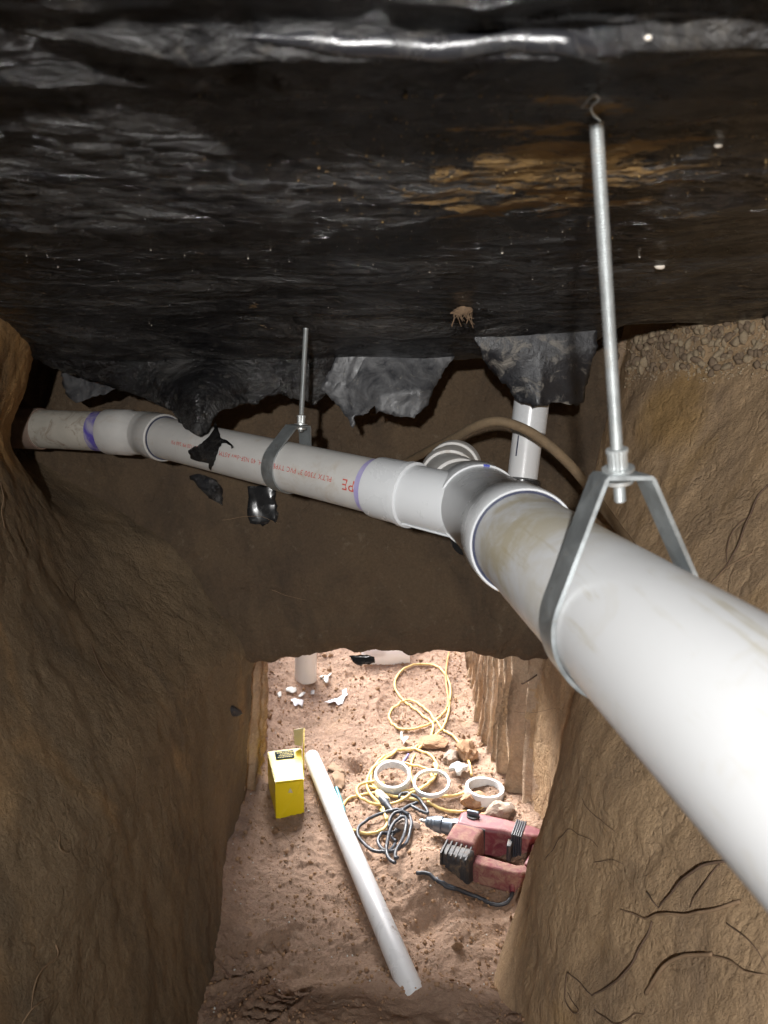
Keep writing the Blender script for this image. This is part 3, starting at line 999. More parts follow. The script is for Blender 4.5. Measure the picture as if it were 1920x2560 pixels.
# riser
S0, S1 = at_y(1304, 1210, 1.42), at_y(1349, 840, 1.47)
DS = (S1 - S0)
LS = np.linalg.norm(DS)
DS /= LS
riser = obj('riser_pipe', lathe(S0, DS, [(0, .0302), (LS * .5, .0302), (LS + .06, .0302)], 64), M_PVC, drain, label='thin white riser pipe rising into the slab')
tc = np.linalg.norm(at_y(1320, 1082, 1.436) - S0)
obj('riser_coupling', lathe(S0, DS, [(tc, .0303), (tc, .0345), (tc + .002, .0352), (tc + .11, .0352), (tc + .112, .0303)], 64), M_PVC_CLEAN, drain)
obj('drip_mark', tube([S0 + DS * (tc - .004) + np.array([-.022, -.0215, 0]), S0 + DS * (tc - .045) + np.array([-.022, -.0215, 0])], .0016, 6), M_NAVY, riser)
h0 = S0 + np.array([.0, -.005, -.02])
hd = np.array([.52, .35, .42])
obj('riser_elbow', merge(lathe(S0 - DS * .045, DS, [(0, .034), (.02, .0385), (.052, .0385), (.056, .031)], 56),
                         tube(catmull([S0 - DS * .03, S0 - DS * .06 + np.array([-.01, -.01, 0]), S0 - DS * .085 + np.array([-.05, -.04, 0]), S0 - DS * .09 + np.array([-.12, -.09, 0])], .01), .034, 40)), M_BLACK_SCRAP_SHADE, drain)  # elbow is PVC; its black paints in the shade it stands in


# ------------------------------------------------------------------ hangers
def hanger(label, axis_p, axis_d, r, crown, rod_top, w, th, rod_r, nut_below, group):
    axis_p, crown, rod_top = (np.asarray(x, float) for x in (axis_p, crown, rod_top))
    h = root('pipe_hanger', tuple(rod_top), label, 'pipe hanger', group)
    d, a, b = frame(axis_d)
    b = b if b[2] > 0 else -b
    # crown in the plane across the pipe
    rel = crown - axis_p
    cx, cz = rel @ a, rel @ b
    cw = 0.0175
    R = r + th / 2 + .0008
    # strap centreline: crown left -> tangent left -> under the pipe -> tangent right -> crown right

    def tang(px, pz, side):
        L = math.hypot(px, pz)
        base = math.atan2(pz, px)
        off = math.acos(min(1, R / L))
        return base + side * off
    aL = tang(cx - cw, cz, 1)
    aR = tang(cx + cw, cz, -1)
    if aR > aL:
        aR -= 2 * math.pi
    arc = np.linspace(aL, aR + 2 * math.pi, 48)
    line = [(cx + cw * .0, cz), (cx - cw, cz)]
    loop = [(cx, cz), (cx - cw * .92, cz), (cx - cw, cz - .002)] + [(R * math.cos(t), R * math.sin(t)) for t in arc] + [(cx + cw, cz - .002), (cx + cw * .92, cz), (cx, cz)]
    loop = np.array(loop)
    tn = np.gradient(loop, axis=0)
    tn /= np.linalg.norm(tn, axis=1)[:, None] + 1e-9
    nn = np.stack([-tn[:, 1], tn[:, 0]], 1)
    V = []
    for (x, z), (nx, nz) in zip(loop, nn):
        for sgn, wd in ((-.5, -.5), (.5, -.5), (.5, .5), (-.5, .5)):
            V.append(axis_p + a * (x + nx * th * sgn) + b * (z + nz * th * sgn) + d * w * wd)
    Fc = []
    for k in range(len(loop) - 1):
        for i in range(4):
            j = (i + 1) % 4
            Fc.append((k * 4 + i, k * 4 + j, k * 4 + 4 + j, k * 4 + 4 + i))
    obj('strap', (np.array(V), Fc), M_STRAP, h, sharp=30)
    rd = rod_top - crown
    LL = np.linalg.norm(rd)
    rd = rd / LL
    # threaded rod
    n = int((LL + nut_below + .012) / .0020)
    prof = []
    for k in range(n):
        t = -nut_below + k * .0020
        prof += [(t, rod_r * .86), (t + .0010, rod_r * 1.05)]
    prof = [(-nut_below - .0005, .0005)] + prof + [(LL + .012, rod_r)]
    obj('threaded_rod', lathe(crown, rd, prof, 18), M_ZINC, h, sharp=20)
    obj('washer', lathe(crown, rd, [(th, rod_r), (th, .0118), (th + .0020, .0118), (th + .0022, rod_r)], 32), M_ZINC, h)
    obj('lower_washer', lathe(crown, rd, [(-th - .003, rod_r), (-th - .003, .0105), (-th, .0105), (-th, rod_r)], 32), M_ZINC, h)
    # knurled coupling nut
    seg = 40
    o_, a_, b_ = frame(rd)
    V, Fc = [], []
    pr = [(th + .0020, .0066), (th + .003, .0070), (th + .0135, .0070), (th + .014, .0078), (th + .0165, .0078), (th + .0172, .0070), (th + .0172, rod_r)]
    for k, (t, rr) in enumerate(pr):
        for i in range(seg):
            q = 2 * math.pi * i / seg
            r2 = rr * (1 + (.035 if i % 2 else -.02) * (rr > .005))
            V.append(crown + rd * t + r2 * (math.cos(q) * a_ + math.sin(q) * b_))
    for k in range(len(pr) - 1):
        for i in range(seg):
            j = (i + 1) % seg
            Fc.append((k * seg + i, k * seg + j, k * seg + seg + j, k * seg + seg + i))
    obj('coupling_nut', (np.array(V), Fc), M_ZINC, h, sharp=15)
    return h


near_h = hanger('large steel strap hanger with long threaded rod, holding the thick main pipe', mp(.5), DM, .05715, at_y(1546, 1186, .525), at_y(1494, 360, .475), .030, .0032, .0043, .022, 'pipe hangers under the slab')
far_h = hanger('small steel strap hanger on the dusty branch pipe with red lettering', bp(.415), DB, .04445, at_y(752, 1066, 1.29), at_y(764, 838, 1.30), .030, .0028, .0046, .010, 'pipe hangers under the slab')
# twisted tie wire at the top of the near rod
wp = [hit(u, v, BV_C, .010) for u, v in [(1489, 362), (1486, 325), (1500, 302), (1484, 286), (1478, 266), (1497, 248), (1482, 238), (1455, 268)]]
wr = obj('tie_wire', tube(catmull(wp, .002), .0007, 6), M_ZINC, origin=wp[0])
tag(wr, 'crinkled silver tie wire curling above the top of the near rod', 'wire')

# ------------------------------------------------------------------ mud-caked hose looping behind the fittings
hp = [at_y(905, 1225, 1.80), at_y(1004, 1163, 1.66), at_y(1075, 1125, 1.52), at_y(1134, 1096, 1.42), at_y(1190, 1066, 1.345), at_y(1245, 1053, 1.315), at_y(1303, 1069, 1.31), at_y(1350, 1096, 1.31), at_y(1390, 1128, 1.31), at_y(1435, 1173, 1.32), at_y(1476, 1225, 1.33), at_y(1530, 1300, 1.36), at_y(1600, 1390, 1.42), at_y(1690, 1500, 1.40), at_y(1800, 1640, 1.3)]
cv = catmull(hp, .006)
hs = obj('hose', tube(cv, .0090 + .0008 * noise(cv * 30), 16), M_HOSE, origin=cv[60])
tag(hs, 'mud caked brown hose arching past the white riser pipe', 'hose')


# ------------------------------------------------------------------ scraps of torn plastic
def on_cyl(u, v, o, d, r):
    q = ray(u, v)
    w = -o
    qp = q - d * (q @ d)
    wp_ = w - d * (w @ d)
    A, Bq, Cq = qp @ qp, 2 * qp @ wp_, wp_ @ wp_ - r * r
    disc = Bq * Bq - 4 * A * Cq
    t = (-Bq - math.sqrt(max(disc, 0))) / (2 * A)
    return q * t


z6 = lambda x, y: (380 + x / 2.765, 1000 + y / 2.765)
k = 1 / 1250.0
P2, Fc = outline_mesh(np.array([z6(*q) for q in [(248, 352), (300, 318), (345, 300), (395, 250), (420, 215), (440, 130), (455, 200), (475, 262), (520, 282), (552, 305), (566, 325), (552, 338), (545, 316), (515, 300), (480, 300), (455, 350), (440, 400), (425, 450), (408, 487), (392, 470), (393, 438), (345, 425), (300, 418), (268, 402)]]) * k, .0045, .0009, 3)
V = np.array([on_cyl(u, v, J, DB, .0475 + .003 * float(noise(np.array([u * .02, v * .02, 1])))) for u, v in P2 / k])
sc = solid(obj('plastic_scrap', (V, Fc), M_FLAP, sharp=None, origin=V.mean(0)), .0007)
tag(sc, 'torn black plastic scrap lying over the dusty branch pipe', 'plastic scrap')


def wall_scrap(px, bvh, m, label, seed, off=.006, cr=.006):
    P2, Fc = outline_mesh(np.array(px, float) * k, .006, .0014, seed)
    V = []
    for u, v in P2 / k:
        h = hit(u, v, bvh, off)
        V.append(h if h is not None else at_y(u, v, V[-1][1] if V else 1.8))
    V = np.array(V)
    yy = np.percentile(V[:, 1], 25)
    V = V * (0.35 + 0.65 * (yy / V[:, 1]))[:, None]
    V[:, 1] += cr * fbm(V * 24 + seed, 3)
    o = solid(obj('plastic_scrap', (V, Fc), m, sharp=None, origin=V.mean(0)), .0008)
    tag(o, label, 'plastic scrap')


wall_scrap([(473, 1189), (501, 1223), (522, 1245), (545, 1257), (557, 1263), (556, 1223), (540, 1199), (505, 1186)], BV_H, M_FLAP, 'grey torn plastic tatter on the dark wall under the branch pipe', 21)
wall_scrap([(619, 1215), (619, 1290), (626, 1308), (640, 1311), (665, 1312), (676, 1300), (690, 1308), (694, 1290), (688, 1215)], BV_H, M_BLACK_SCRAP_SHADE, 'shiny black square plastic piece on the wall below the far hanger', 23)
wall_scrap([(872, 1640), (882, 1654), (892, 1662), (915, 1660), (938, 1657), (936, 1642), (905, 1636)], BV_H, M_BLACK_SCRAP_SHADE, 'small black plastic tatter hanging over the top of the lit opening', 25, .004, .002)

# ------------------------------------------------------------------ things on the floor
# long white pipe
a, b = at_z(1052, 2532, -1.158), at_z(779, 1893, -1.150)
dp = b - a
lp = np.linalg.norm(dp)
fp = obj('loose_pipe', lathe(a, dp, [(-.005, .0215), (-.005, .0245), (lp * .5, .0245), (lp, .0245), (lp, .0215), (lp - .05, .0212)], 48), M_PVC_FLOOR, origin=a)
tag(fp, 'long thin white pipe lying along the sandy floor beside the yellow box', 'pipe')


def ring_piece(u, v, tilt, az, r, h, th, label, lift=0.0, m=M_PVC_CLEAN):
    p = hit(u, v, BV_F)
    ax = np.array([math.sin(tilt) * math.cos(az), math.sin(tilt) * math.sin(az), math.cos(tilt)])
    p = p + np.array([0, 0, lift + math.sin(tilt) * r * .6])
    o = obj('pipe_ring', lathe(p, ax, [(0, r - th), (0, r), (.004, r + .001), (h - .003, r), (h, r - .001), (h, r - th), (h - .003, r - th - .001), (0, r - th)], 48), m, origin=p)
    tag(o, label, 'pipe ring', 'cut pipe rings on the floor')


ring_piece(1210, 1992, .05, 0, .058, .030, .009, 'white cut pipe ring lying flat beside the grooved right wall')
ring_piece(981, 1966, .30, -1.57, .056, .026, .008, 'white cut pipe ring inside the yellow cord coil, left of the half hidden ring', .012)
ring_piece(1079, 1972, .22, -1.9, .056, .012, .007, 'thin white pipe ring half hidden by the yellow cord, between two other rings', .006)

# short pipe standing upright
p0 = hit(764, 1696, BV_F)
oc = obj('pipe_stub', lathe(p0, (.03, .02, 1), [(.012, .0395), (-.008, .0395), (-.008, .0445), (.34, .0445), (.34, .0395), (.0, .0395)], 48), M_PVC, origin=p0)
tag(oc, 'short white pipe standing upright at the far left of the lit pit', 'pipe')
# white plastic bucket side, half buried
p0 = hit(960, 1672, BV_F) + np.array([.0, .12, .03])
bk = obj('buried_pail', lathe(p0, (1, .12, .05), [(-.10, .0), (-.10, .085), (-.094, .09), (.09, .10), (.096, .104), (.10, .104), (.10, .0)], 48), M_SHEETW, origin=p0)
tag(bk, 'white plastic pail half buried at the far edge of the pit', 'pail')

# yellow box
bx = np.array([-0.285, 1.935, 0])
bx[2] = float(floor_z(bx[0], bx[1])) + .001
yaw = math.radians(13)
ybox = root('cardboard_box', tuple(bx), 'bright yellow cardboard box with an open flap beside the long white pipe', 'box')


def bl(x, y, z):
    z2 = z + .10 * y
    c, s = math.cos(yaw), math.sin(yaw)
    x2 = x * (1 + .25 * (y / .15))
    return bx + np.array([x2 * c - y * s, x2 * s + y * c, z2])


W, D, H = .088, .150, .115
hw, hd_ = W / 2, D / 2
quad = lambda *p: (np.array([bl(*q) for q in p]), [(0, 1, 2, 3)])


def card(name, pts, parent=ybox, m=M_YBOX, th=.0016, label=None):
    o = obj(name, (np.array([bl(*q) for q in pts]), [tuple(range(len(pts)))]), m, parent, label=label)
    o.data.shade_flat()
    solid(o, th)
    return o


top = card('top_panel', [(-hw, -hd_, H), (hw, -hd_, H), (hw, hd_, H), (-hw, hd_, H)])
card('left_panel', [(-hw - .001, -hd_, 0), (-hw - .001, hd_, 0), (-hw - .001, hd_, H - .002), (-hw - .001, -hd_, H - .002)])
card('right_panel', [(hw + .001, -hd_, 0), (hw + .001, hd_, 0), (hw + .001, hd_, H - .002), (hw + .001, -hd_, H - .002)])
card('back_panel', [(-hw, hd_, 0), (hw, hd_, 0), (hw, hd_, H - .003), (-hw, hd_, H - .003)])
fr = card('front_panel', [(-hw, -hd_ + .002, 0), (hw, -hd_ + .002, 0), (hw, -hd_ + .002, H - .003), (-hw, -hd_ + .002, H - .003)])
card('tuck_flap', [(-hw + .002, -hd_ - .001, H - .004), (hw - .002, -hd_ - .001, H - .004), (hw * .35, -hd_ - .004, H * .55), (-hw + .012, -hd_ - .003, .004), (-hw + .002, -hd_ - .001, .004)])
card('thumb_notch', [(-.006, -hd_ - .006, H * .72), (.010, -hd_ - .006, H * .70), (.002, -hd_ - .006, H * .84)], fr, M_YBOX_IN, .0006)
card('open_flap', [(hw + .003, -hd_ * .75, H - .02), (hw + .006, hd_, H - .01), (hw + .010, hd_ + .004, H + .062), (hw + .008, hd_ * .35, H + .045)])
card('open_flap_tip', [(hw + .008, hd_ + .006, H + .062), (hw - .018, hd_ + .004, H + .060), (hw - .016, hd_ + .002, H + .012), (hw + .004, hd_ + .004, H + .004)], m=M_YBOX_IN)
lb = card('printed_label', [(-hw * .62, hd_ * .36, H + .0022), (hw * .55, hd_ * .36, H + .0022), (hw * .55, hd_ * .90, H + .0022), (-hw * .62, hd_ * .90, H + .0022)], m=M_DKLABEL, th=.0006)
bars = []
for r_ in range(4):
    y0 = hd_ * (.46 + .105 * r_)
    x = -hw * .5 + .004 * (r_ % 3)
    while x < hw * .44:
        w_ = random.uniform(.003, .008)
        bars.append(quad((x, y0, H + .0032), (min(x + w_, hw * .5), y0, H + .0032), (min(x + w_, hw * .5), y0 + .0018, H + .0032), (x, y0 + .0018, H + .0032)))
        x += w_ + .0014
obj('label_print', merge(*bars), M_YBOX, lb)

# extension cord -------------------------------------------------
zA = lambda x, y: (900 + x / 3.318, 1620 + y / 3.318)
zB = lambda x, y: (740 + x / 3.16, 1860 + y / 3.16)
zC = lambda x, y: (820 + x / 2.86, 1980 + y / 2.86)


def floor_line(pts, f, r, lift=0.0, seed=0, step=.006, amp=.006):
    P = []
    for i, q in enumerate(pts):
        h = hit(*f(*q), BV_F)
        P.append(h)
    P = catmull(P, step)
    zf = floor_z(P[:, 0], P[:, 1])
    s = np.arange(len(P)) * step
    zz = np.convolve(np.pad(zf, 4, mode='edge'), np.ones(9) / 9, 'valid')
    P[:, 2] = np.maximum(zz, zf) + r * .75 + lift + amp * (noise(np.stack([s * 7, s * 0 + seed, s * 0], -1)) + .35).clip(0)
    return P


YC = [
    ([(925, 1075), (900, 960), (860, 870), (800, 780), (720, 710), (650, 640), (590, 570), (530, 510), (470, 465), (400, 450), (330, 470), (270, 510), (240, 570), (255, 620), (300, 670), (370, 693), (450, 690), (530, 665), (610, 630), (680, 570), (720, 510), (745, 430), (750, 350), (725, 260), (670, 190), (600, 155), (510, 146), (420, 162), (340, 205), (295, 270), (290, 340), (320, 400), (370, 460), (430, 510), (500, 555), (570, 605), (605, 650), (600, 710), (570, 760), (500, 810), (440, 855), (340, 872), (230, 925), (130, 995), (75, 1070), (60, 1140), (110, 1180), (200, 1190), (330, 1205), (450, 1195), (560, 1150), (620, 1080), (640, 1000), (610, 930), (540, 880), (440, 853), (340, 865), (230, 905), (140, 975), (95, 1060), (95, 1130), (140, 1190), (230, 1238), (330, 1262), (450, 1275), (580, 1270), (720, 1255), (830, 1230), (905, 1180)], zA, .002),
    ([(1105, 1245), (1070, 1300), (1000, 1345), (900, 1370), (800, 1375), (700, 1360), (620, 1325), (560, 1288)], zA, 0),
    ([(742, 470), (725, 580), (690, 680), (620, 745), (540, 805), (480, 862)], zA, .004),
    ([(455, 900), (430, 960), (415, 1030), (430, 1110), (455, 1165)], zA, .0),
    ([(600, 1120), (590, 1075), (555, 1030), (480, 1002), (380, 982), (270, 965), (180, 975), (110, 1020), (70, 1090), (55, 1160), (85, 1235), (140, 1300), (185, 1350), (205, 1410), (220, 1460)], zA, .006),
    ([(365, 530), (385, 480), (430, 440), (500, 420), (560, 405), (640, 392)], zB, .0),
    ([(700, 345), (600, 333), (520, 350), (480, 400), (510, 460), (580, 500), (660, 516), (760, 505), (850, 470), (930, 420), (1000, 380), (1080, 320), (1108, 255), (1090, 190)], zB, .009),
    ([(660, 515), (700, 570), (722, 630), (700, 682), (640, 712), (560, 722), (450, 695)], zB, .0),
]
tb = []
for i, (pts_, f_, lf) in enumerate(YC):
    P = floor_line(pts_, f_, .0042, lf, i)
    tb.append(tube(P, .0042, 10))
p0 = hit(*zA(440, 1000), BV_F)
yc = root('extension_cord', tuple(p0), 'pale yellow extension cord looped and coiled on the pit floor', 'cord')
obj('cable', merge(*tb), M_YCORD, yc, sharp=None)
a, b = hit(*zB(640, 410), BV_F) + np.array([0, 0, .014]), hit(*zB(688, 462), BV_F) + np.array([0, 0, .014])
obj('socket_end', lathe(a, b - a, [(0, .004), (.0, .008), (.012, .013), (.05, .0145), (.055, .013), (.055, .0)], 24), M_CREAM, yc)
P = floor_line([(738, 60), (715, 190), (712, 280), (722, 380), (735, 470), (724, 520)], zA, .0038, .008, 31)
oc2 = obj('orange_cord', tube(P, .0038, 10), M_OCORD, origin=P[0])
tag(oc2, 'orange cord running straight up the far floor beside the yellow loops', 'cord')

# rotary hammer drill -------------------------------------------------
tip = np.array([0.108, 1.79])
ax_a = np.array([.296, -.118])
ax_a /= np.linalg.norm(ax_a)
ax_b = np.array([ax_a[1], -ax_a[0]])      # toward the camera
FZ = float(floor_z(.24, 1.66)) - .008
drill = root('rotary_hammer_drill', (.24, 1.66, FZ), 'dusty red and black rotary hammer drill lying on its side', 'drill')


def dl(s, t, z):
    q = tip + ax_a * s * .93 + ax_b * t * .95
    return np.array([q[0], q[1], FZ + z * .95])


def ext(name, st, z0, z1, m, bev=.006, parent=drill, taper=None):
    P = [dl(s, t, z0) for s, t in st]
    V, Fc = prism(P, (0, 0, z1 - z0))
    if taper:
        n = len(P)
        c = V[n:].mean(0)
        V[n:, :2] = c[:2] + (V[n:, :2] - c[:2]) * taper
    o = obj(name, (V, Fc), m, parent, sharp=30)
    if bev:
        bevel(o, bev, 3)
    return o


da = np.array([ax_a[0], ax_a[1], 0])
obj('drill_bit', lathe(dl(-.012, 0, .046), da, [(0, .001), (.006, .0045), (.03, .005)], 16), M_ZINC, drill)
obj('chuck', lathe(dl(0, 0, .046), da, [(.006, .006), (.010, .012), (.016, .0145), (.017, .0135), (.026, .018), (.027, .017), (.036, .021), (.037, .0205), (.050, .0225), (.054, .0225), (.056, .019)], 40), M_STEEL, drill)
obj('chuck_collar', lathe(dl(0, 0, .046), da, [(.055, .0185), (.062, .0205), (.080, .0215), (.083, .024), (.092, .0255), (.112, .027), (.115, .02)], 40), M_STEEL, drill)
gear = ext('gear_housing', [(.100, -.018), (.108, -.030), (.135, -.036), (.24, -.036), (.33, -.030), (.372, -.016), (.366, .014), (.33, .026), (.285, .034), (.245, .030), (.20, .040), (.16, .048), (.104, .040)], .006, .086, M_RED, .009, taper=.93)
motor = ext('motor_housing', [(.104, .034), (.198, .034), (.190, .085), (.192, .125), (.100, .125), (.101, .085)], .002, .088, M_REDDUST, .010, taper=.92)
cap = ext('motor_cap', [(.098, .122), (.194, .122), (.196, .150), (.186, .182), (.110, .182), (.096, .152)], .0, .082, M_BLACKP, .010, taper=.9)
for i in range(6):
    s_ = .108 + .0135 * i
    ext('vent_rib', [(s_, .118), (s_ + .0055, .118), (s_ + .0055, .181), (s_, .181)], .020, .0865 - .0008 * i, M_BLACKP, .0015, cap)
ext('grip', [(.188, .112), (.300, .118), (.345, .100), (.352, .138), (.305, .158), (.188, .156)], .004, .062, M_REDDUST, .008)
ext('handle_bridge', [(.322, .012), (.368, .004), (.372, .06), (.352, .125), (.318, .118), (.328, .06)], .008, .070, M_RED, .008)
ext('trigger', [(.258, .028), (.276, .028), (.274, .066), (.262, .066)], .028, .072, M_BLACKP, .003)
knob = obj('mode_knob', lathe(dl(.148, -.008, .08), (0, 0, 1), [(0, .021), (.008, .021), (.009, .018), (.013, .0175), (.013, 0)], 40), M_BLACKP, drill)
ext('knob_ridge', [(.130, -.013), (.166, -.013), (.166, -.003), (.130, -.003)], .092, .106, M_STEEL, .003, knob)
for i in range(4):
    s_ = .128 + .016 * i
    ext('vent_slot', [(s_, .014), (s_ + .004, .014), (s_ + .004, .030), (s_, .030)], .080, .0868, M_BLACKP, .0005, gear)
for i in range(4):
    s_ = .205 + .013 * i
    ext('vent_slot', [(s_, -.030), (s_ + .004, -.030), (s_ + .004, -.016), (s_, -.016)], .080, .0868, M_BLACKP, .0005, gear)
for i in range(5):
    s_ = .268 + .006 * i
    ext('cord_wrap', [(s_, -.037), (s_ + .0052, -.037), (s_ + .0052, .040), (s_, .040)], .004, .0885, M_BCORD, .002, drill)
for s_, t_ in ((.118, .005), (.215, .012), (.33, -.012), (.12, .105), (.178, .105)):
    obj('screw', lathe(dl(s_, t_, .083), (0, 0, 1), [(-.004, .0042), (.0012, .0042), (.0018, .0032), (.0018, .0)], 14), M_STEEL, drill)
ext('name_plate', [(.165, -.012), (.245, -.014), (.245, .006), (.165, .010)], .078, .0842, M_CREAM, .001, gear)
ext('housing_seam', [(.100, .0395), (.196, .0395), (.196, .0415), (.100, .0415)], .02, .0862, M_BLACKP, None, motor)
DC = [
    ([(690, 475), (735, 540), (790, 556), (850, 540), (905, 522), (960, 545), (1040, 582), (1012, 520), (970, 460), (920, 430), (860, 414), (824, 428), (815, 462)], zB, .006),
    ([(960, 490), (900, 520), (855, 540), (828, 580), (825, 640)], zB, .006),
    ([(890, 605), (835, 570), (740, 572), (640, 602), (545, 655), (492, 705), (490, 770), (535, 840), (600, 883), (700, 895), (800, 880), (870, 830), (900, 740), (912, 660), (890, 600), (840, 572), (765, 600), (735, 660), (738, 712)], zB, .010),
    ([(783, 820), (740, 868), (690, 860), (650, 810), (655, 760), (700, 730), (800, 710), (850, 670), (882, 625), (860, 590), (835, 650), (760, 760), (790, 800)], zB, .004),
    ([(785, 1016), (740, 990), (715, 920), (722, 840), (745, 750), (790, 680), (840, 646), (872, 670), (862, 760), (830, 850), (790, 930), (785, 985), (806, 975)], zB, .022),
    ([(950, 1045), (1010, 1030), (1060, 1045), (1110, 1090), (1180, 1135), (1264, 1165)], zB, .0),
    ([(775, 630), (800, 660), (900, 700), (1000, 740), (1100, 785), (1180, 815), (1260, 820), (1300, 782), (1318, 735)], zC, .0),
]
tb = []
for i, (pts_, f_, lf) in enumerate(DC):
    P = floor_line(pts_, f_, .0046, lf, i + 50)
    tb.append(tube(P, .0046, 10))
obj('power_cord', merge(*tb), M_BCORD, drill, sharp=None)
a, b = hit(*zB(680, 478), BV_F) + np.array([0, 0, .016]), hit(*zB(735, 535), BV_F) + np.array([0, 0, .014])
obj('plug', lathe(a, b - a, [(-.004, .0), (-.004, .012), (.018, .014), (.03, .011), (.055, .006), (.07, .005)], 24), M_BCORD, drill)
obj('strain_relief', tube([dl(.318, .138, .032), hit(*zC(1312, 690), BV_F) + np.array([0, 0, .016]), hit(*zC(1316, 738), BV_F) + np.array([0, 0, .008])], [.012, .010, .0065], 16), M_RED, drill)


# ------------------------------------------------------------------ rocks, clods, scraps
def lump(seed, sub=3, amp=.28, sq=(1, 1, 1)):
    bm = bmesh.new()
    bmesh.ops.create_icosphere(bm, subdivisions=sub, radius=1)
    V = np.array([v.co[:] for v in bm.verts])
    Fc = [tuple(v.index for v in f.verts) for f in bm.faces]
    bm.free()
    n = fbm(V * 1.1 + seed * 7.7, 4)
    V = V * (1 + amp * n + amp * .35 * np.round(n * 3))[:, None] * np.array(sq)
    return V, Fc


def rock(name, u, v, size, m, label, cat, seed, sq=(1, .8, .7), rz=0, group=None, sink=.25, amp=.28):
    V, Fc = lump(seed, 3, amp, sq)
    h = hit(u, v, BV_F)
    c, s = math.cos(rz), math.sin(rz)
    V = V * size
    V = np.stack([V[:, 0] * c - V[:, 1] * s, V[:, 0] * s + V[:, 1] * c, V[:, 2]], 1)
    zb = float(floor_z(h[0], h[1]))
    p = np.array([h[0], h[1], zb + size * sq[2] * (1 - sink)])
    o = obj(name, (V + p, Fc), m, sharp=28, origin=p)
    tag(o, label, cat, group)
    return o


rock('rock', 1165, 1895, .045, M_CLOD, 'long brown rock leaning against the grooved right wall', 'rock', 3, (.7, 1.1, .75), .3, amp=.3)
rock('rock', 1185, 2012, .030, M_CLOD, 'dark dirt lump just below the flat white ring', 'rock', 5, (1.2, .9, .7), .2)
rock('rock', 1248, 2048, .042, M_ROCK, 'grey brown rock behind the rear of the red drill', 'rock', 6, (1.0, .8, .7), .6)
rock('rock', 1085, 1862, .05, M_CLOD, 'flat cracked dirt slab right of the crossing yellow cords', 'rock', 8, (1.1, .8, .25), .3)
rock('rock', 1128, 1905, .040, M_ROCK, 'grey flat stone leaning beside the long brown rock', 'rock', 9, (.6, .9, .5), -.5)
rock('rock', 1212, 2062, .022, M_CLOD, 'small tan stone right behind the drill knob', 'rock', 12, (1, .9, .9), 0)
rock('rock', 1010, 2068, .03, M_PVC_BROWN, 'reddish brown shard beneath the dark drill cord', 'rock', 14, (1.4, .6, .4), -.2)

CL = []
for i in range(6):
    V, Fc = lump(20 + i, 2, .35, (1, .85, .7))
    me = bpy.data.meshes.new('dirt_clod')
    me.from_pydata(V.tolist(), [], Fc)
    me.shade_smooth()
    me.set_sharp_from_angle(angle=math.radians(30))
    me.materials.append(M_CLOD)
    CL.append(me)
r_ = np.random.default_rng(12)
n_cl = 0
while n_cl < 70:
    if n_cl < 60:
        x, y = r_.uniform(-.44, .36), r_.uniform(1.95, 3.05)
    else:
        x, y = r_.uniform(-.38, .3), r_.uniform(1.15, 1.95)
    if abs(x - (.06 - .27 * (y - 1.28))) < .05 or (abs(x + .285) < .09 and abs(y - 1.935) < .12):
        continue
    s_ = float(np.clip(r_.lognormal(-4.9, .36), .005, .018))
    o = bpy.data.objects.new('dirt_clod', CL[n_cl % 6])
    o.location = (x, y, float(floor_z(x, y)) + s_ * .3)
    o.rotation_euler = (r_.uniform(0, 6), r_.uniform(0, 6), r_.uniform(0, 6))
    o.scale = (s_, s_, s_)
    COL.objects.link(o)
    tag(o, 'small brown dirt clod lying loose on the sandy floor', 'dirt clod', 'loose dirt clods on the floor')
    n_cl += 1


def crumbs(name, pts, sizes, m, label, cat, seed):
    oc_ = np.array([(1, 0, 0), (-1, 0, 0), (0, 1, 0), (0, -1, 0), (0, 0, 1), (0, 0, -1)], float)
    of = [(0, 2, 4), (2, 1, 4), (1, 3, 4), (3, 0, 4), (2, 0, 5), (1, 2, 5), (3, 1, 5), (0, 3, 5)]
    rr = np.random.default_rng(seed)
    V, Fc = [], []
    for i, (p, s_) in enumerate(zip(pts, sizes)):
        q = Euler(rr.uniform(0, 6.28, 3)).to_matrix()
        A = oc_ * rr.uniform(.55, 1.25, (6, 1)) * s_ * np.array([1, .85, .75])
        V.append(A @ np.array(q).T + p)
        Fc += [tuple(j + 6 * i for j in f) for f in of]
    o = obj(name, (np.concatenate(V), Fc), m, sharp=None)
    tag(o, label, cat, None, 'stuff')
    return o


n = 14000
xx, yy = r_.uniform(-.5, .4, n), r_.uniform(1.05, 3.1, n) ** 1.0
dens = fbm(np.stack([xx * 4, yy * 4, xx * 0], -1), 3)
kp = dens > r_.uniform(-.5, .4, n)
xx, yy = xx[kp], yy[kp]
ss = np.clip(r_.lognormal(-5.95, .55, len(xx)), .0009, .009)
crumbs('dirt_crumbs', np.stack([xx, yy, floor_z(xx, yy) + ss * .3], -1), ss, M_CLOD, 'fine dirt crumbs scattered over the sandy floor', 'crumbs', 5)
n = 260
xx, yy = r_.uniform(-.45, .38, n), r_.uniform(1.1, 3.1, n)
ss = r_.uniform(.0012, .0034, n)
crumbs('white_bits', np.stack([xx, yy, floor_z(xx, yy) + ss * .4], -1), ss, M_WHITEP, 'tiny white plastic and stone bits in the sand', 'bits', 6)

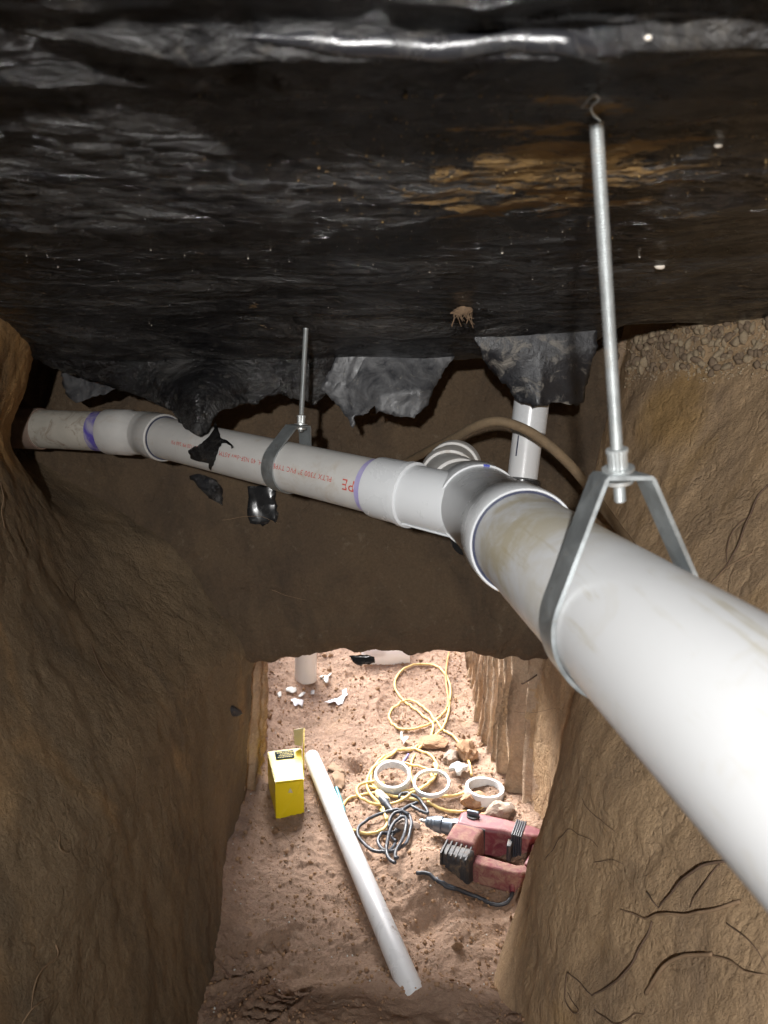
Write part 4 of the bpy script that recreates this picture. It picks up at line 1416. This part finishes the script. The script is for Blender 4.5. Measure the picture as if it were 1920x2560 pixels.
# torn paper and film scraps
SCR = [
    ([(610, 205), (640, 190), (655, 170), (720, 150), (705, 180), (670, 210), (672, 240), (650, 245), (640, 215)], None),
]
z3 = lambda x, y: (560 + x / 4.1475, 1620 + y / 4.1475)
scraps = [
    ([(985, 310), (1030, 280), (1120, 275), (1085, 310), (1085, 390), (1065, 410), (1040, 370), (1020, 320)], 'white star shaped plastic shred right of the upright pipe', M_WHITEP),
    ([(640, 440), (680, 418), (745, 425), (752, 470), (710, 490), (645, 480)], 'square white film scrap below the upright pipe', M_WHITEP),
    ([(770, 510), (800, 470), (850, 480), (820, 510), (790, 530)], 'small white film shred right of the square scrap', M_WHITEP),
    ([(690, 545), (740, 530), (790, 570), (825, 580), (810, 630), (770, 600), (730, 620), (715, 575)], 'pale pink film scrap below the square white scrap', M_SHEETW),
    ([(1040, 600), (1100, 555), (1180, 530), (1230, 500), (1225, 450), (1265, 430), (1280, 490), (1240, 560), (1180, 620), (1160, 590), (1100, 590)], 'long crumpled white film scrap in the middle of the far floor', M_SHEETW),
    ([(555, 480), (590, 470), (600, 510), (570, 530)], 'tiny white scrap at the foot of the left pit wall', M_WHITEP),
    ([(900, 470), (940, 455), (935, 500), (900, 500)], 'tiny white flake above the long film scrap', M_WHITEP),
]
for i, (pts_, lab, m_) in enumerate(scraps):
    P2, Fc = outline_mesh(np.array([z3(*q) for q in pts_]) * k, .0035, .0006, 60 + i)
    V = np.array([hit(u, v, BV_F) for u, v in P2 / k])
    V[:, 2] = floor_z(V[:, 0], V[:, 1]) * .5 + V[:, 2].mean() * .5 + .008 + .010 * fbm(V * 30 + i, 2)
    o = solid(obj('film_scrap', (V, Fc), m_, sharp=None, origin=V.mean(0)), .0008)
    tag(o, lab, 'scrap')
for i, (pts_, lab, m_) in enumerate([
    ([(335, 740), (350, 735), (358, 770), (405, 785), (360, 832), (345, 790)], 'white triangular shard lying by the crossing yellow cords', M_WHITEP),
    ([(735, 1050), (760, 1010), (800, 1000), (840, 1015), (895, 1020), (890, 1045), (850, 1060), (830, 1095), (800, 1090), (790, 1060)], 'broken white fitting piece left of the flat white ring', M_WHITEP)]):
    P2, Fc = outline_mesh(np.array([zA(*q) for q in pts_]) * k, .0035, .0005, 80 + i)
    V = np.array([hit(u, v, BV_F) for u, v in P2 / k])
    V[:, 2] = V[:, 2].mean() + .016 + .012 * fbm(V * 25 + i, 2)
    o = solid(obj('plastic_shard', (V, Fc), m_, sharp=None, origin=V.mean(0)), .012 if i else .002)
    tag(o, lab, 'shard')
# marker pen and dry leaves beside the long pipe
a, b = hit(*zB(318, 375), BV_F) + np.array([0, 0, .012]), hit(*zB(355, 475), BV_F) + np.array([0, 0, .008])
pn = obj('marker_pen', lathe(a, b - a, [(0, .0), (0, .0055), (.05, .0058), (.11, .005), (.12, .002)], 20), plain('teal_marker', (.06, .26, .3), .4), origin=a)
tag(pn, 'teal marker pen tucked against the long white pipe', 'pen')
a, b = hit(*zA(402, 900), BV_F) + np.array([0, 0, .008]), hit(*zA(350, 975), BV_F) + np.array([0, 0, .008])
pn = obj('marker_pen', lathe(a, b - a, [(0, .0), (0, .004), (.04, .0045), (.07, .003)], 16), plain('violet_marker', (.2, .18, .42), .4), origin=a)
tag(pn, 'thin violet pen under the yellow cord coil', 'pen')
for i, (pts_, lab) in enumerate([
    ([(1110, 1330), (1180, 1270), (1240, 1290), (1255, 1440), (1220, 1490), (1150, 1460), (1140, 1400)], 'dry brown leaf just right of the long white pipe'),
    ([(1060, 1270), (1130, 1200), (1200, 1240), (1260, 1310), (1190, 1300), (1110, 1290)], 'curled grey leaf above the dry brown leaf')]):
    P2, Fc = outline_mesh(np.array([z3(*q) for q in pts_]) * k, .004, .0008, 90 + i)
    V = np.array([hit(u, v, BV_F) for u, v in P2 / k])
    V[:, 2] += .008 + .012 * fbm(V * 18 + i, 2)
    o = solid(obj('dry_leaf', (V, Fc), M_LEAF, sharp=None, origin=V.mean(0)), .0006)
    tag(o, lab, 'leaf')

# ------------------------------------------------------------------ gravel bed showing at the top of the right wall
PB = []
for i in range(6):
    V, Fc = lump(50 + i, 2, .18, (1, .85, .7))
    me = bpy.data.meshes.new('pebble')
    me.from_pydata(V.tolist(), [], Fc)
    me.shade_smooth()
    me.materials.append(M_PEBBLE if i % 2 else M_PEBBLE2)
    PB.append(me)
tb_u, tb_v = [1560, 1620, 1700, 1790, 1960], [865, 850, 808, 782, 775]
lb_u, lb_v = [1560, 1600, 1700, 1780, 1850, 1960], [945, 925, 925, 935, 915, 925]
cnt = 0
small_p, small_s = [], []
guard = 0
while cnt < 290 and guard < 4000:
    guard += 1
    u = r_.uniform(1568, 1945)
    t_, b_ = np.interp(u, tb_u, tb_v) - 6, np.interp(u, lb_u, lb_v)
    v = t_ + (b_ - t_) * r_.uniform(0, 1) ** 1.15
    h = hit(u, v, BV_R)
    if h is None:
        continue
    s_ = float(np.clip(r_.lognormal(-4.8, .33), .0042, .0145))
    o = bpy.data.objects.new('pebble', PB[cnt % 6])
    o.location = h - ray(u, v) * s_ * .45
    o.rotation_euler = (r_.uniform(0, 6), r_.uniform(0, 6), r_.uniform(0, 6))
    o.scale = (s_, s_ * r_.uniform(.7, 1), s_ * r_.uniform(.6, 1))
    o.parent = WALL_R
    COL.objects.link(o)
    cnt += 1
for i in range(900):
    u = r_.uniform(1562, 1960)
    t_, b_ = np.interp(u, tb_u, tb_v) - 6, np.interp(u, lb_u, lb_v) + 25
    v = r_.uniform(t_, b_)
    h = hit(u, v, BV_R)
    if h is not None:
        small_p.append(h)
        small_s.append(r_.uniform(.0015, .005))
g_ = crumbs('gravel_grit', small_p, small_s, M_PEBBLE, None, None, 8)
g_.parent = WALL_R
g_['label'] = 'fine grit between the pebbles'

# crumbs of clay stuck to the ceiling sheet, and a few pale stones
cp, cs = [], []
for i in range(520):
    u = np.clip(r_.normal(1250, 330), 500, 1915)
    v = np.clip(r_.normal(430, 110), 240, 720)
    h = hit(u, v, BV_C)
    if h is not None:
        cp.append(h)
        cs.append(float(np.clip(r_.lognormal(-7.3, .45), .0004, .0020)))
crumbs('clay_crumbs', cp, cs, M_OCHRE, 'ochre clay crumbs stuck to the black ceiling sheet', 'crumbs', 9)
for (u, v, s_, sq, lab) in [(1649, 665, .0058, (1.25, .8, .8), 'pale oval stone stuck in the black ceiling sheet right of the near rod'),
                            (1796, 363, .0022, (1.4, .8, .8), 'small cream stone in the ceiling clay at upper right'),
                            (1620, 95, .0014, (1.2, 1, .8), 'tiny pale stone on the nearest ceiling fold')]:
    h = hit(u, v, BV_C)
    V, Fc = lump(77 + int(u), 3, .1, sq)
    o = obj('stone', (V * s_ + h, Fc), M_STONEW, sharp=None, origin=h)
    tag(o, lab, 'stone')
cp, cs = [], []
for i in range(70):
    u, v = r_.uniform(20, 1900), r_.uniform(560, 840)
    h = hit(u, v, BV_C)
    if h is not None:
        cp.append(h)
        cs.append(float(np.clip(r_.lognormal(-7.0, .35), .0005, .002)))
crumbs('pale_specks', cp, cs, M_STONEW, 'pale specks stuck to the far part of the ceiling sheet', 'specks', 10)
# rusty fibrous stub poking through the sheet
h = hit(1155, 770, BV_C)
st = root('stub', tuple(h), 'rusty fibrous stub hanging through the black sheet above the middle flap', 'stub')
obj('core', (lambda q: (q[0] * .010 + h + np.array([0, 0, -.004]), q[1]))(lump(91, 3, .45, (1.35, .7, .7))), M_FIBRE, st)
tb = []
for i in range(26):
    x = r_.uniform(-.017, .017)
    y = r_.uniform(-.006, .004)
    L = r_.uniform(.004, .024) * (1 if abs(x) > .006 else .55)
    tb.append(tube(catmull([h + (x, y, -.008), h + (x + r_.normal() * .002, y, -.008 - L * .5), h + (x + r_.normal() * .005, y, -.008 - L)], .004), [.0011, ] * len(catmull([h + (x, y, -.008), h + (x, y, -.008 - L * .5), h + (x, y, -.008 - L)], .004)) if False else .0005, 5))
obj('fibres', merge(*tb), M_FIBRE, st, sharp=None)


# ------------------------------------------------------------------ roots
def wire_root(pts, f, bvh, r0, label, m=M_ROOT, off=.012, seed=0, taper=.5, wig=.004, name='root', bulge=0.0):
    P = []
    n = len(pts)
    r0 = r0 * .48
    off = off * 0.9
    for i, q in enumerate(pts):
        e = math.sin(math.pi * i / max(1, n - 1))
        h = hit(*f(*q), bvh, r0 * .6 + off * e + bulge * e)
        if h is not None:
            P.append(h)
    if len(P) < 3:
        print('NO HIT', label)
        return None
    C = catmull(P, .004)
    s = np.arange(len(C)) * .004
    C = C + wig * np.stack([noise(np.stack([s * 22, s * 0 + seed + j * 9, s * 0], -1)) for j in range(3)], -1)
    rad = r0 * np.linspace(1, taper, len(C)) * (1 + .25 * noise(np.stack([s * 60, s * 0 + seed, s * 0], -1)))
    o = obj(name, tube(C, rad, 8), m, sharp=None, origin=C[0])
    tag(o, label, 'root', 'roots sticking out of the dug walls')
    return o


zR = lambda x, y: (1200 + x / 2.304, 1700 + y / 2.304)
zU = lambda x, y: (1560 + x / 2.989, 760 + y / 2.989)
zL = lambda x, y: (x / 2.37, 1100 + y / 2.37)
zM = lambda x, y: (x / 2.37, 1800 + y / 2.37)
ident = lambda x, y: (x, y)
wire_root([(1440, 1042), (1300, 1060), (1220, 1110), (1150, 1170), (1080, 1250), (1030, 1310)], zR, BV_R, .0038, 'dark thick root arching from the pipe down to the root fork', seed=1, off=.02)
wire_root([(1500, 1275), (1380, 1310), (1280, 1340), (1180, 1355), (1080, 1340), (1020, 1352), (960, 1375), (880, 1350), (810, 1318)], zR, BV_R, .0045, 'long pale horizontal root crossing the lower right wall', M_ROOTP, seed=2, off=.014)
wire_root([(990, 1390), (960, 1470), (910, 1560), (870, 1640), (790, 1730), (700, 1790), (645, 1815)], zR, BV_R, .0030, 'dark root running down left from the root fork', seed=3, taper=.8)
wire_root([(645, 1815), (590, 1760), (520, 1690), (500, 1690), (490, 1790), (495, 1860), (540, 1920), (565, 1900), (530, 1850), (505, 1800)], zR, BV_R, .0018, 'thin dark root curled into a loop at the lower right', seed=4, taper=.8)
wire_root([(955, 1805), (1000, 1730), (1060, 1650), (1130, 1605), (1220, 1580), (1340, 1585)], zR, BV_R, .0052, 'thick curved brown root nearest the bottom right', M_ROOTP, seed=5, taper=.9, off=.016)
wire_root([(1340, 1585), (1440, 1620), (1540, 1680), (1659, 1700)], zR, BV_R, .0026, 'thin reddish root leaving the thick curved root to the right', M_ROOTP, seed=6)
wire_root([(1380, 1060), (1300, 1150), (1240, 1250), (1212, 1315)], zR, BV_R, .0020, 'slim straight root between the arched root and the horizontal root', seed=7)
wire_root([(960, 1220), (1000, 1280), (1030, 1315)], zR, BV_R, .0030, 'short dark root stub above the root fork', seed=8)
wire_root([(590, 685), (640, 765), (700, 810), (760, 860), (795, 892)], zR, BV_R, .0020, 'pale bent rootlet high on the lower right wall', M_ROOTP, seed=9, off=.016)
wire_root([(340, 1075), (420, 970), (480, 890), (515, 860), (590, 895), (650, 940), (680, 965)], zR, BV_R, .0016, 'dark peaked rootlet right of the drill handle', seed=10, off=.018)
wire_root([(655, 1050), (720, 1040), (770, 1040), (820, 1058)], zR, BV_R, .0013, 'short dark rootlet in the middle of the lower right wall', seed=11)
wire_root([(1420, 1400), (1500, 1450), (1580, 1540), (1640, 1660)], zR, BV_R, .0019, 'dark rootlet bending down at the right picture edge', seed=12)
wire_root([(660, 1900), (760, 1970), (850, 1960), (890, 1925), (970, 1930)], zR, BV_R, .0016, 'thin rootlet at the very bottom of the right wall', seed=13)
wire_root([(1076, 1350), (1010, 1420), (960, 1530), (890, 1700), (830, 1830), (770, 1950), (650, 2080)], zU, BV_R, .0040, 'dark root slanting down the right wall above the main pipe', seed=14, off=.02)
wire_root([(945, 1585), (860, 1640), (800, 1720), (770, 1830), (765, 1930)], zU, BV_R, .0026, 'fork of the slanting root, left of it', seed=15, off=.016)
wire_root([(960, 1860), (900, 1890), (780, 1960), (660, 2070)], zU, BV_R, .0024, 'pale thin root crossing the slanting root', M_ROOTP, seed=16)
wire_root([(1305, 1709), (1322, 1701), (1342, 1688)], ident, BV_R, .0055, 'short black root stub at the top right of the lit opening', seed=18, taper=.8, off=.03)
wire_root([(1286, 2105), (1310, 2070), (1330, 2030), (1350, 1990)], ident, BV_R, .0014, 'thin wiry root rising behind the drill', seed=19, off=.02)
wire_root([(1285, 1780), (1330, 1782), (1390, 1770)], ident, BV_R, .0012, 'hair thin root across the grooved right wall', seed=20)
wire_root([(620, 965), (700, 985), (780, 1030), (880, 1040)], zL, BV_L, .0016, 'thin dark root in the middle of the left wall', seed=21)
wire_root([(500, 780), (440, 860), (430, 960), (400, 1000)], zL, BV_L, .0016, 'fine root curving down on the left wall under the branch pipe', seed=22)
wire_root([(540, 1210), (590, 1340), (640, 1420), (700, 1450)], zL, BV_L, .0018, 'fine root slanting across the dark centre of the left wall', seed=23)
wire_root([(355, 680), (350, 760), (400, 790), (450, 760)], zM, BV_L, .0014, 'small curved root hook low on the left wall', M_ROOTP, seed=24)
wire_root([(330, 1330), (342, 1400), (250, 1480), (205, 1560), (185, 1720)], zM, BV_L, .0020, 'bent root near the bottom left corner', M_ROOTP, seed=25)
wire_root([(130, 1800), (200, 1700), (320, 1630)], zM, BV_L, .0018, 'pale root at the very bottom left', M_ROOTP, seed=26)
wire_root([(5, 250), (20, 330), (10, 420), (25, 520)], zL, BV_L, .0022, 'pale root running down the left picture edge', M_ROOTP, seed=27)
wire_root([(370, 1060), (400, 1025), (455, 1020), (470, 1075)], z3, BV_L, .0020, 'hooked rootlet on the left edge of the lit opening', seed=28, off=.03)
wire_root([(372, 1080), (385, 1150), (375, 1220)], z3, BV_L, .0018, 'short rootlet below the hooked one at the left opening edge', seed=29, off=.03)
wire_root([(380, 1360), (440, 1420), (500, 1480)], z3, BV_L, .0018, 'rootlet reaching toward the yellow box', seed=30, off=.03)
wire_root([(560, 1880), (640, 1960), (700, 2030)], z3, BV_F, .0016, 'thin twig on the floor below the yellow box', seed=31, off=.01)
wire_root([(555, 1300), (640, 1290), (700, 1310)], lambda x, y: (x, y), BV_H, .0014, 'thin root on the dark wall under the shiny black piece', M_ROOTP, seed=32)
wire_root([(680, 1475), (720, 1490), (765, 1500)], ident, BV_H, .0014, 'faint root on the dark earth above the opening', M_ROOTP, seed=33)
wire_root([(1195, 1655), (1240, 1662), (1290, 1660)], ident, BV_H, .0016, 'dark root along the top edge of the lit opening', seed=34)
h = hit(582, 1775, BV_L)
V, Fc = lump(99, 3, .2, (1.6, .6, .7))
V = V @ np.array(Euler((0, .6, .3)).to_matrix()).T
o = obj('stone', (V * .017 + h, Fc), M_BLACKP, sharp=None, origin=h)
tag(o, 'dark oblong stone set in the left wall near the opening', 'stone')
